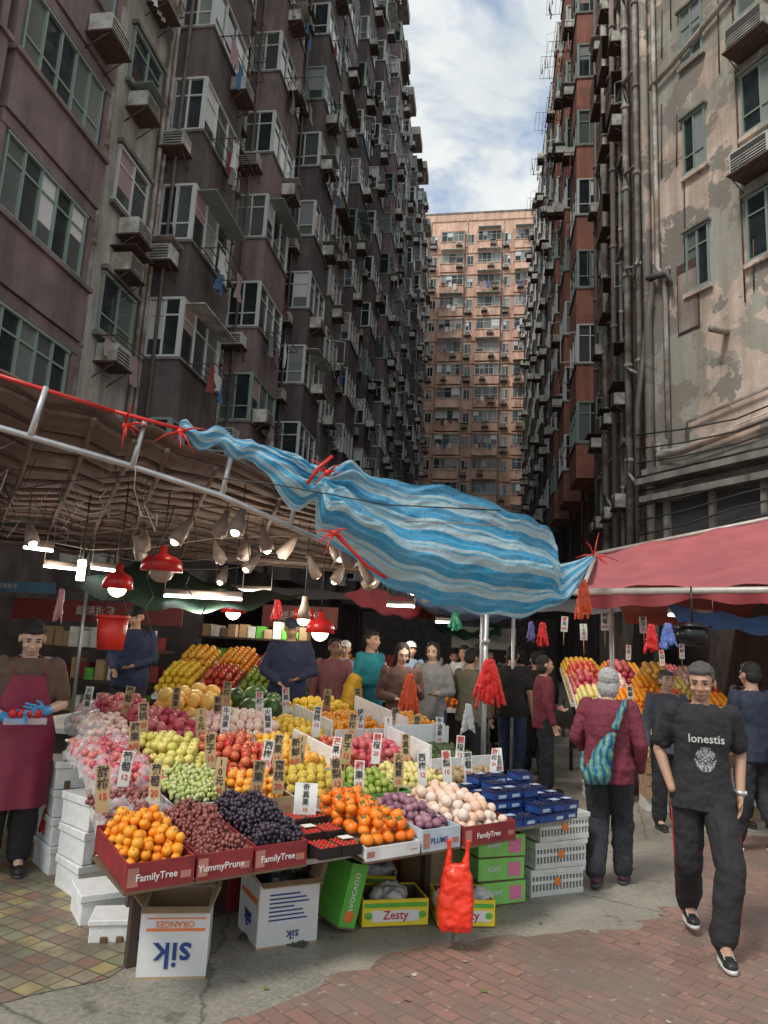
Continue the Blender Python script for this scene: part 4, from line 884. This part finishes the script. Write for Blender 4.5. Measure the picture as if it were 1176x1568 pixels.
# ------------------------------------------------------------------ market interior
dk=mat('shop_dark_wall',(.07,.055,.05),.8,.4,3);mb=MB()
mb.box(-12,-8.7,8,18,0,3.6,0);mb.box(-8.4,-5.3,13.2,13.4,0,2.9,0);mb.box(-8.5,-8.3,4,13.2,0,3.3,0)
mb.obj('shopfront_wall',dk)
for nm,x0,x1,y,z0,z1,cc_ in (('shop_banner',-6.8,-4.2,9.8,1.80,2.1,(.16,.02,.02)),('shop_banner',-7.2,-5.8,9.2,2.15,2.3,(.05,.12,.2)),('shop_banner',-4.0,-2.6,12.9,1.9,2.3,(.2,.05,.04)),('shop_banner',-.6,.6,14,1.7,2.1,(.3,.28,.24))):
    mb=MB();mb.box(x0,x1,y,y+.03,z0,z1,0);o=mb.obj(nm,mat('banner_%.1f'%x0,cc_,.6));text('鮮果批發',(z1-z0)*.5,mat('dull_print',(.4,.36,.32),.7),((x0+x1)/2,y-.006,(z0+z1)/2),(1,0,0),(0,0,1),o)
mb=MB()
for i in range(3):
    mb.box(-6.8,-4.6,9.9,10.6,.5+i*.45,.54+i*.45,0)
    for k in range(14): x=-6.7+k*.15;mb.box(x,x+.13,9.95+random.random()*.2,10.3,.541+i*.45,.7+i*.45+random.random()*.15,1+random.randrange(4))
for i in range(4):
    mb.box(-4.4,-2.7,10.9,11.5,.4+i*.42,.43+i*.42,0)
    for k in range(12): x=-4.35+k*.14;mb.box(x,x+.12,10.95+random.random()*.15,11.3,.431+i*.42,.56+i*.42+random.random()*.15,1+random.randrange(4))
mb.obj('goods_shelf',[MATS['dark_wood_and_shade'],card,redbox,white_b,gc])
def stall2(name,x0,x1,y0,y1,zf,zb,rows):
    E=empty(name);mb=MB();mb.obox((x0,y0,zf-.06),(x1-x0,0,0),(0,y1-y0,zb-zf),(0,0,.05),0)
    for x in (x0+.05,x1-.1):
        for y in (y0+.1,y1-.1): mb.box(x,x+.05,y,y+.05,0,zf-.06,1)
    mb.box(x0+.1,x1-.1,y0+.25,y0+.27,0,zf-.07,1)
    mb.obj('table',[white_b,MATS['dark_wood_and_shade']],E)
    ny=len(rows)
    for j,row in enumerate(rows):
        for i,(m_,r) in enumerate(row):
            xa=x0+(x1-x0)*i/len(row);xb=x0+(x1-x0)*(i+1)/len(row);ya=y0+(y1-y0)*j/ny;yb=y0+(y1-y0)*(j+1)/ny
            q=MB();r*=.85
            for k in range(3):
                y=ya+r+k*r*.7
                while y<yb-r*.5-k*r*.5:
                    x=xa+r+k*r*.7
                    while x<xb-r*.6-k*r*.7:
                        z=zf+(zb-zf)*(y-y0)/(y1-y0)+r+k*r*1.4+.04*math.sin(math.pi*(x-xa)/(xb-xa));q.ell((x+random.uniform(-.1,.1)*r,y,z),r*random.uniform(.9,1.05),0,8,6,random.random());x+=r*1.95
                    y+=r*1.8
            q.obj('fruit_heap',fm[m_],E)
stall2('fruit_stall',1.25,3.3,9.6,11.6,.78,1.40,[[('lime',.05),('mandarin',.045),('lemon',.045),('avocado',.05),('pear',.05)],[('pear',.05),('mandarin',.045),('apple',.05),('orange',.045)],[('dragon',.06),('peach',.05),('orange',.05),('guava',.05),('apple',.05)],[('apple',.05),('dragon',.06),('grapefruit',.06),('peach',.05)]])
stall2('fruit_stall',-.9,-.05,11.2,12.6,.8,1.15,[[('mandarin',.045),('persimmon',.045)],[('orange',.05),('apple',.05)]])
stall2('fruit_stall',-3.0,-1.5,12.5,14.5,.8,1.3,[[('orange',.06),('apple',.06),('pear',.06)],[('mango',.06),('orange',.05),('dragon',.05)]])
stall2('fruit_stall',-4.3,-2.6,9.3,10.4,.9,1.35,[[('lemon',.06),('apple',.06),('lime',.06)],[('mango',.06),('orange',.05),('dragon',.05)]])
stall2('fruit_stall',1.6,4.0,14,16,.8,1.4,[[('orange',.06),('apple',.06),('pear',.06)],[('mango',.06),('orange',.05),('dragon',.05)]])
for k in range(3): crate('plastic_crate',(1.5,9.45,k*.2+.001),R(5),.5,.3,.19,cw)
mb=MB()
for k in range(5):
    for i in range(3): mb.box(1.85+i*.42,2.22+i*.42,8.9+random.uniform(0,.05),9.3,.001+k*.135,.13+k*.135,random.randrange(3))
mb.obj('carton_stack',[card,card_d,wc])
for p in ((1.75,9.2,1.15),(1.5,9.5,1.2),(2.3,10,1.6),(1.95,10.4,1.65),(2.7,10.6,1.7),(1.4,9.1,1.05)): sign(0,0,.2,.07,True,pos=p)
for p in ((1.25,7.9,1.95),(1.7,8.2,1.95),(1.1,8.4,1.85),(.95,9,1.95)): sign(0,0,.18,.08,True,pos=p)
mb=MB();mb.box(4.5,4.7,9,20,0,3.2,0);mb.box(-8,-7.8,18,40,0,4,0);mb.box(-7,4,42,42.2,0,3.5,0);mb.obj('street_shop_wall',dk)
# ------------------------------------------------------------------ people
skin=mat('skin_tan',(.48,.28,.19),.55,.08,20);skin2=mat('skin_light',(.58,.38,.28),.55,.08,20)
eye=mat('eye_dark',(.02,.015,.012),.2,0);lip=mat('lips',(.33,.13,.11),.5,0);brow=mat('eyebrow',(.05,.045,.04),.8,0)
def hairm(n,c): return mat('hair_'+n,c,.7,.35,60,bp=.6)
black_h=hairm('black',(.018,.015,.014));grey_h=hairm('grey',(.42,.42,.41));salt=hairm('salt_pepper',(.09,.085,.08))
def hand(mb,wr,h,side,curl=.6,spr=1.):
    h=Vector(h).normalized();sd=Vector(side);sd=(sd-h*sd.dot(h)).normalized();pn=h.cross(sd)
    for k in (-1,0,1): mb.cap(wr+h*.015+sd*.012*k,.017,wr+h*.085+sd*.026*k,.0125,0,8)
    for i,(o,l) in enumerate(((.033,.07),(.011,.078),(-.011,.072),(-.032,.056))):
        p=wr+h*.088+sd*o;d1=(h+pn*curl*.5+sd*o*2*spr).normalized();p1=p+d1*l*.5;d2=(h+pn*curl*1.6).normalized();p2=p1+d2*l*.5
        mb.cap(p,.0085,p1,.008,0,7);mb.cap(p1,.008,p2,.0068,0,7)
    p=wr+h*.03+sd*.025;p1=p+(h*.6+sd*.8+pn*.2).normalized()*.035;p2=p1+(h+sd*.25+pn*.4).normalized()*.03;mb.cap(p,.012,p1,.0105,0,7);mb.cap(p1,.0105,p2,.008,0,7)
def person(name,loc,face,H=1.7,J={},shirt=None,sleeve='short',pants=None,shoe=None,hair=None,hs='short',sk=None,hi=False,build=1.,apron=None,gloves=None,hood=None,hands=True,sole=None,head_yaw=0,nod=0,longc=0,cap_m=None):
    sk=sk or skin;hair=hair or black_h;E=empty(name,loc,face,H/1.70);vx=.006 if hi else .014
    D=dict(hipL=(.09,0,.90),hipR=(-.09,0,.90),kneeL=(.10,-.02,.49),kneeR=(-.10,-.02,.49),ankL=(.10,.02,.09),ankR=(-.10,.02,.09),
           shL=(.175,0,1.385),shR=(-.175,0,1.385),elL=(.235,.02,1.12),elR=(-.235,.02,1.12),wrL=(.25,-.06,.88),wrR=(-.25,-.06,.88),lean=0.)
    D.update(J);V={k:(Vector(v) if isinstance(v,tuple) else v) for k,v in D.items()};ln=V['lean'];b=build
    def sh(p): return Vector((p.x,p.y+ln*max(0,p.z-.9),p.z))
    for k in ('shL','shR','elL','elR','wrL','wrR'): V[k]=sh(V[k])
    hc=sh(Vector((0,-.015,1.575)))
    mb=MB()
    tor=[(.84,.13,.09),(.92,.16,.105),(1.02,.145,.10),(1.12,.14,.098),(1.24,.16,.105),(1.34,.165,.10),(1.40,.14,.085),(1.44,.075,.065)]
    def torso(m,g,zmin=.0,flare=0):
        rr=[]
        for z,rx,ry in tor:
            if z<zmin: continue
            rr.append((0,ln*max(0,z-.9),z,rx*b+g+flare*max(0,1.1-z),ry*b+g+flare*max(0,1.1-z)))
        m.loft(rr)
    torso(mb,-.006)
    nk=sh(Vector((0,.012,1.42)));mb.cap(nk,.056,hc+Vector((0,.02,-.07)),.052)
    Rh=Matrix.Rotation(head_yaw,3,'Z')@Matrix.Rotation(nod,3,'X')
    def hp(x,y,z): return hc+Rh@Vector((x,y,z))
    def he(x,y,z,rad,m=mb,mi=0): m.ell(hp(x,y,z),rad,mi,14,10,0,Rh)
    he(0,.012,.03,(.077,.092,.088));he(0,-.02,-.03,(.062,.07,.075));he(0,-.045,-.075,(.036,.035,.028));he(0,-.055,.0,(.055,.035,.05))
    he(0,-.1,-.018,(.014,.022,.016));he(0,-.088,.008,(.010,.016,.028));he(0,-.085,-.052,(.024,.013,.010));he(0,-.078,.036,(.055,.018,.010))
    for s_ in (-1,1): he(s_*.042,-.070,-.022,(.020,.020,.016));he(s_*.079,.01,-.005,(.012,.02,.031));he(s_*.013,-.098,-.024,(.008,.012,.008))
    for q in 'LR':
        mb.cap(V['sh'+q],.048*b,V['el'+q],.038*b);mb.cap(V['el'+q],.038*b,V['wr'+q],.025)
        k_,a_=V['knee'+q],V['ank'+q]
        mb.cap(V['hip'+q],.082*b,k_,.050*b);mb.cap(k_.lerp(a_,.22),.050*b,a_,.034);mb.cap(k_,.048,a_,.034)
        mb.cap(a_,.034,a_+Vector((0,-.1,-.045)),.03)
    hd=MB()
    if hands:
        for q in 'LR':
            hdir=D.get('hd'+q);hdir=Vector(hdir) if hdir else (V['wr'+q]-V['el'+q]);th=D.get('th'+q);th=Vector(th) if th else Vector((0,-1,0))
            if q in D.get('hide',''): continue
            hand(hd if gloves else mb,V['wr'+q],hdir,th,D.get('curl',.5))
    remesh('body',mb,vx,sk,E,1)
    if gloves:
        for q in 'LR': hd.cap(V['wr'+q],.03,V['wr'+q]-(V['wr'+q]-V['el'+q]).normalized()*.05,.034)
        remesh('gloves',hd,vx,gloves,E,1)
    f=MB()
    for s_ in (-1,1):
        he(s_*.030,-.083,.012,(.0135,.007,.0055),f,0);he(s_*.031,-.093,.036,(.019,.006,.0045),f,1)
    he(0,-.094,-.055,(.022,.006,.0055),f,2)
    f.obj('face_details',[eye,brow,lip],E)
    h=MB()
    if hs=='short':
        he(0,.024,.054,(.082,.090,.080),h);he(0,.052,.0,(.078,.064,.07),h);he(0,-.030,.082,(.066,.052,.030),h)
        for s_ in (-1,1): he(s_*.070,.0,.03,(.012,.03,.03),h)
    elif hs=='bun':
        he(0,.024,.050,(.083,.092,.082),h);he(0,.055,.0,(.080,.062,.08),h);he(0,.12,.07,(.04,.04,.04),h);he(0,-.030,.080,(.064,.056,.034),h)
    elif hs=='long':
        he(0,.026,.047,(.086,.094,.084),h);he(0,.055,-.06,(.088,.055,.13),h);he(0,.075,-.16,(.085,.045,.10),h)
        for s_ in (-1,1): he(s_*.074,-.01,-.03,(.018,.035,.08),h)
    elif hs=='bob': he(0,.028,.047,(.088,.092,.086),h);he(0,.045,-.04,(.09,.066,.085),h)
    elif hs=='cap': he(0,.02,.06,(.086,.097,.070),h);h.ell(hp(0,-.10,.045),(.06,.06,.008),0,12,6,0,Rh)
    remesh('hair',h,vx,cap_m or hair,E,1,.010,.03)
    c=MB();loose=.016+.01*(b>1)
    torso(c,loose,.84 if not longc else .8,.05)
    c.loft([(0,0,.80-longc,.165*b+.02+longc*.1,.115*b+.02+longc*.1),(0,0,.95,.168*b+.012,.118*b+.012)])
    for q in 'LR':
        a,e,wq=V['sh'+q],V['el'+q],V['wr'+q]
        c.cap(a,.062*b,a.lerp(e,.25),.062*b)
        if sleeve=='short': c.cap(a,.062*b,a.lerp(e,.72),.064*b)
        else: c.cap(a,.06*b,e,.052*b);c.cap(e,.052*b,wq.lerp(e,.03),.038)
    if hood: c.ell(sh(Vector((0,.07,1.47))),(.11,.08,.08))
    remesh('top_clothing',c,vx,shirt,E,2,.026,.08)
    if pants:
        c=MB();c.loft([(0,0,.80,.15*b,.11*b),(0,0,.90,.17*b,.12*b),(0,0,.97,.155*b,.11*b)])
        for q in 'LR':
            hp_,k,an=V['hip'+q],V['knee'+q],V['ank'+q];c.cap(hp_,.100*b,k,.082*b);c.cap(k,.082*b,an+Vector((0,.008,.03)),.074)
        remesh('trousers',c,vx*1.2,pants,E,2,.028,.08)
    c=MB();s2=MB()
    for q in 'LR':
        an=V['ank'+q];gz=an.z-.09
        c.cap(an+Vector((0,.02,-.035)),.042,an+Vector((0,-.12,-.055)),.036);c.ell(an+Vector((0,-.13,-.055)),(.042,.06,.034));c.ell(an+Vector((0,.02,-.02)),(.042,.045,.05))
        s2.loft([(an.x,an.y-.055,gz+.002,.044,.135),(an.x,an.y-.055,gz+.024,.046,.138)])
    remesh('shoes',c,.008 if hi else .012,shoe or mat('black_shoe',(.02,.02,.02),.5),E,1);s2.obj('soles',sole or mat('dark_sole',(.05,.05,.05),.6),E)
    if apron:
        m=MB()
        def fn(u,v):
            z=1.33-.88*v;wd=(.09+.12*min(1,v*2.2))*b;x=(u-.5)*2*wd;a=x/(.17*b+.02)
            y=-(.105*b+.034)*math.sqrt(max(0.05,1-min(.95,a*a*.8)))+ln*max(0,z-.9)+(.03*math.sin(u*14)*max(0,v-.5))
            return Vector((x,y-.016-.02*v,z))
        grid(m,fn,24,24);m.obj('apron',apron,E);m=MB()
        for s_ in (-1,1): m.tube([fn(.5+.5*s_,0),Vector((s_*.09,-.06+ln*.5,1.44)),Vector((s_*.05,.05+ln*.5,1.46))],.008)
        m.obj('apron_strap',apron,E)
    return E,V,sh
blk=mat('black_cotton',(.022,.022,.024),.85,.2,30);navy=mat('navy_cotton',(.025,.035,.08),.85,.2,20);dkp=mat('dark_trousers',(.026,.028,.035),.85,.25,20);jean=mat('dark_jeans',(.04,.06,.11),.85,.25,20);maroon=mat('maroon_jacket',(.17,.025,.045),.8,.2,20);brown=mat('brown_shirt',(.12,.07,.05),.85);teal=mat('teal_jacket',(.02,.24,.30),.8);greyc=mat('grey_hoodie',(.28,.28,.28),.9);aprm=mat('maroon_apron',(.22,.02,.05),.5,.2,8)
m,nt,b,L=nodes('black_tshirt_print');v=coord(nt);s=N(nt,'ShaderNodeSeparateXYZ');L.new(v,s.inputs[0])
def MM(op,a,b_=0.,c_=0.): return mathn(nt,op,a,b_,c_)
ex=MM('DIVIDE',s.outputs[0],.068);ez=MM('DIVIDE',MM('SUBTRACT',s.outputs[2],1.11),.082)
rad=MM('ADD',MM('MULTIPLY',ex,ex),MM('MULTIPLY',ez,ez))
ax_=MM('ABSOLUTE',s.outputs[0]);cb=N(nt,'ShaderNodeCombineXYZ');L.new(ax_,cb.inputs[0]);L.new(s.outputs[2],cb.inputs[2])
nz=noi(nt,cb.outputs[0],60,3,.6,1.5)
el=MM('LESS_THAN',MM('ADD',rad,MM('MULTIPLY',nz,1.1)),1.45)
fr=MM('LESS_THAN',s.outputs[1],-.06)
msk=MM('MULTIPLY',MM('MULTIPLY',el,MM('GREATER_THAN',nz,.50)),fr)
L.new(mix(nt,msk,(.024,.024,.026),(.42,.42,.42)),b.inputs['Base Color']);b.inputs['Roughness'].default_value=.85;tee=m
E,V,sh=person('walking_man',(1.38,5.02,0),R(-4),1.68,dict(hipL=(.085,-.01,.90),hipR=(-.085,.01,.90),kneeL=(.10,-.22,.50),ankL=(.045,-.26,.10),kneeR=(-.085,.03,.48),ankR=(-.045,.28,.14),elL=(.245,.07,1.13),wrL=(.215,-.04,.90),elR=(-.245,.07,1.13),wrR=(-.19,-.05,.91),hdL=(-.15,-.25,-1),hdR=(.3,-.2,-1),hide='R',lean=-.06,curl=.4),tee,'short',blk,mat('black_sneaker',(.02,.02,.022),.5),salt,'short',skin,True,1.0,sole=mat('white_sole',(.6,.6,.58),.6),head_yaw=R(-16),nod=R(12))
mb=MB()
for q,x in (('L',1),('R',-1)):
    k=V['knee'+q];a=V['ank'+q];h_=V['hip'+q];mb.tube([h_+Vector((x*.100,0,-.06)),h_.lerp(k,.5)+Vector((x*.093,0,0)),k+Vector((x*.084,-.01,0)),a+Vector((x*.076,0,.04))],.0055,0,6)
mb.obj('red_side_stripe',mat('red_stripe',(.5,.04,.03),.7),E)
text('lonestis',.070,mat('tee_lettering',(.5,.5,.5),.8,0),(0,-.164,1.235),(1,0,.0),(0,.12,1),E)
mb=MB();mb.tube([V['wrL']+Vector((0,0,.005)),V['wrL']+Vector((.002,.0,.03))],.031,0,14);mb.ell(V['wrL']+Vector((.028,-.012,.018)),(.01,.016,.016),0);mb.obj('wristwatch',steel,E)
mb=MB()
for s_ in (-1,1):
    a=V['ankL' if s_>0 else 'ankR']
    for k in range(4): mb.tube([a+Vector((-.03,-.06-.02*k,-.015-.006*k)),a+Vector((.03,-.06-.02*k,-.015-.006*k))],.005,0,5)
mb.obj('laces',white_b,E)
E,V,sh=person('elderly_woman',(.97,6.02,0),R(180-18),1.60,dict(kneeL=(.09,-.08,.49),ankL=(.08,.12,.11),kneeR=(-.09,-.15,.5),ankR=(-.09,-.16,.09),elL=(.26,.0,1.12),wrL=(.2,-.16,.98),elR=(-.26,.02,1.1),wrR=(-.24,-.1,.9),lean=-.08),maroon,'long',dkp,mat('maroon_shoe',(.10,.03,.05),.6),grey_h,'bob',skin2,True,1.08)
m,nt,b,L=nodes('teal_wavy_bag');wv=N(nt,'ShaderNodeTexWave');wv.inputs['Scale'].default_value=6;wv.inputs['Distortion'].default_value=6;L.new(coord(nt),wv.inputs['Vector'])
L.new(ramp(nt,wv.outputs['Fac'],[(.0,(.01,.06,.22)),(.35,(.02,.22,.28)),(.6,(.10,.36,.16)),(.85,(.02,.10,.32)),(1,(.25,.4,.15))]),b.inputs['Base Color'])
mb=MB();mb.cap((-.0,.19,1.05),.07,(.04,.20,.90),.09);mb.cap((-.06,.18,1.18),.03,(.0,.19,1.05),.07);mb.cap((.03,.2,.88),.09,(.1,.19,.84),.06)
mb.tube([(-.14,.02,1.45),(-.13,.11,1.38),(-.08,.17,1.22)],[.02,.022,.03]);mb.tube([(.1,.19,.84),(.19,.12,.9),(.2,.0,1.0)],[.03,.015,.012])
remesh('sling_bag',mb,.008,m,E,1,.03,.07)
E,V,sh=person('vendor_woman',(-3.28,5.0,.0),R(38),1.74,dict(elL=(.25,.0,1.12),wrL=(.12,-.28,1.10),elR=(-.26,-.02,1.12),wrR=(-.10,-.28,1.05),hdL=(-.8,-.5,.1),hdR=(.8,-.4,.1),thL=(0,-.2,1),thR=(0,-.2,1),lean=-.10,curl=1.),brown,'short',blk,None,black_h,'bun',skin2,True,1.1,apron=aprm,gloves=mat('blue_gloves',(.04,.26,.52),.4),nod=R(22))
mb=MB();mb.box(-.13,.13,-.36,-.30,1.02,1.06,0)
for k in range(4): mb.ell((-.08+k*.05,-.33,1.09),(.03,.03,.035),1)
mb.obj('held_punnet',[clear,fm['apple']],E)
hbag('red_plastic_bag',(-3.06,5.2,.56),.18,.36,mat('dull_red_bag',(.35,.02,.02),.4),9)
person('vendor_man',(-2.26,8.5,.15),R(15),1.80,dict(elL=(.27,.0,1.12),wrL=(.1,-.22,1.05),elR=(-.27,0,1.12),wrR=(-.1,-.22,1.0)),navy,'long',dkp,cap_m=navy,hs='cap',build=1.15,nod=R(15))
person('vendor_man',(-3.98,8.0,.25),R(10),1.74,dict(wrL=(.1,-.25,1.05),wrR=(-.1,-.25,1.0)),navy,'long',dkp,cap_m=blk,hs='cap',build=1.1,nod=R(15))
person('shopper_crossbody',(.40,10.3,0),R(165),1.76,dict(ankL=(.1,-.12,.09),kneeL=(.1,-.12,.5)),blk,'short',jean,build=1.1)
person('shopper_blue_jacket',(-1.36,8.9,.08),R(60),1.78,dict(wrL=(.1,-.28,1.15),wrR=(-.1,-.25,1.1)),teal,'long',dkp)
mb=MB();mb.cap((-1.50,8.65,1.25),.09,(-1.52,8.65,1.0),.14);remesh('yellow_bag',mb,.012,mat('yellow_bag_cloth',(.80,.46,.03),.6),None,1,.04,.08)
person('shopper_long_hair',(-.92,8.4,.0),R(20),1.72,dict(wrL=(.12,-.28,1.2),wrR=(-.1,-.2,1.1)),mat('dark_brown_coat',(.13,.07,.06),.8),'long',jean,hs='long',sk=skin2,nod=R(20))
hbag('orange_plastic_bag',(-.78,8.0,1.38),.22,.42,ob_,9)
person('shopper_hooded',(-.62,9.2,0),R(-10),1.76,dict(wrL=(.12,-.25,1.1)),greyc,'long',jean,hs='long',hood=True,sk=skin2,nod=R(10))
person('pedestrian_dark_coat',(2.5,7.4,0),R(200),1.70,dict(ankL=(.1,-.15,.09),ankR=(-.1,.2,.12)),mat('dark_blue_coat',(.025,.035,.06),.8),'long',dkp,sole=white_b)
mb=MB();mb.cap((2.66,7.15,.95),.08,(2.66,7.15,.75),.10);mb.cap((2.62,7.2,1.4),.012,(2.66,7.15,.98),.02);mb.cap((2.70,7.2,1.4),.012,(2.68,7.15,.98),.02);remesh('blue_shoulder_bag',mb,.01,mat('blue_bag_cloth',(.05,.14,.34),.7),None,1,.03,.07)
person('pedestrian_elderly',(1.90,8.1,0),R(10),1.58,{},mat('grey_blue_jacket',(.10,.11,.14),.8),'long',dkp,hair=salt,sk=skin2)
oc=mat('olive_coat',(.16,.15,.10),.8);pk=mat('pink_coat',(.4,.16,.18),.8);wh=mat('white_shirt',(.6,.6,.58),.8);ltb=mat('light_blue_shirt',(.2,.3,.42),.8)
for i,(x,y,a,h_,m_,hs_) in enumerate(((.75,10.8,190,1.7,blk,'short'),(-2.0,10.6,0,1.72,ltb,'cap'),(-1.7,11.3,170,1.70,wh,'long'),(.1,13.5,20,1.7,navy,'short'),(-.5,12.9,0,1.65,oc,'short'),(.95,12.5,180,1.72,dkp,'short'),(-3.2,11.5,0,1.7,blk,'short'),(.5,15,0,1.7,greyc,'short'),
    (-.15,9.4,150,1.70,oc,'short'),(-.1,10.9,190,1.76,greyc,'short'),(-1.95,9.6,20,1.74,pk,'bob'),(-.3,11.8,-20,1.74,wh,'short'),(.75,9.4,100,1.66,maroon,'bob'),(-2.7,10.2,10,1.74,oc,'short'),(.7,14,200,1.7,pk,'bob'),(-1.1,11.2,30,1.76,ltb,'cap'),(2.9,8.6,10,1.7,blk,'short'))):
    person('market_shopper',(x,y,.0),R(a),h_,dict(wrL=(.15,-.2,1.05),kneeL=(.1,-.08,.49),ankL=(.1,-.1,.09)),m_,'long',dkp,hs=hs_,hands=True,cap_m=(white_b if hs_=='cap' else None))
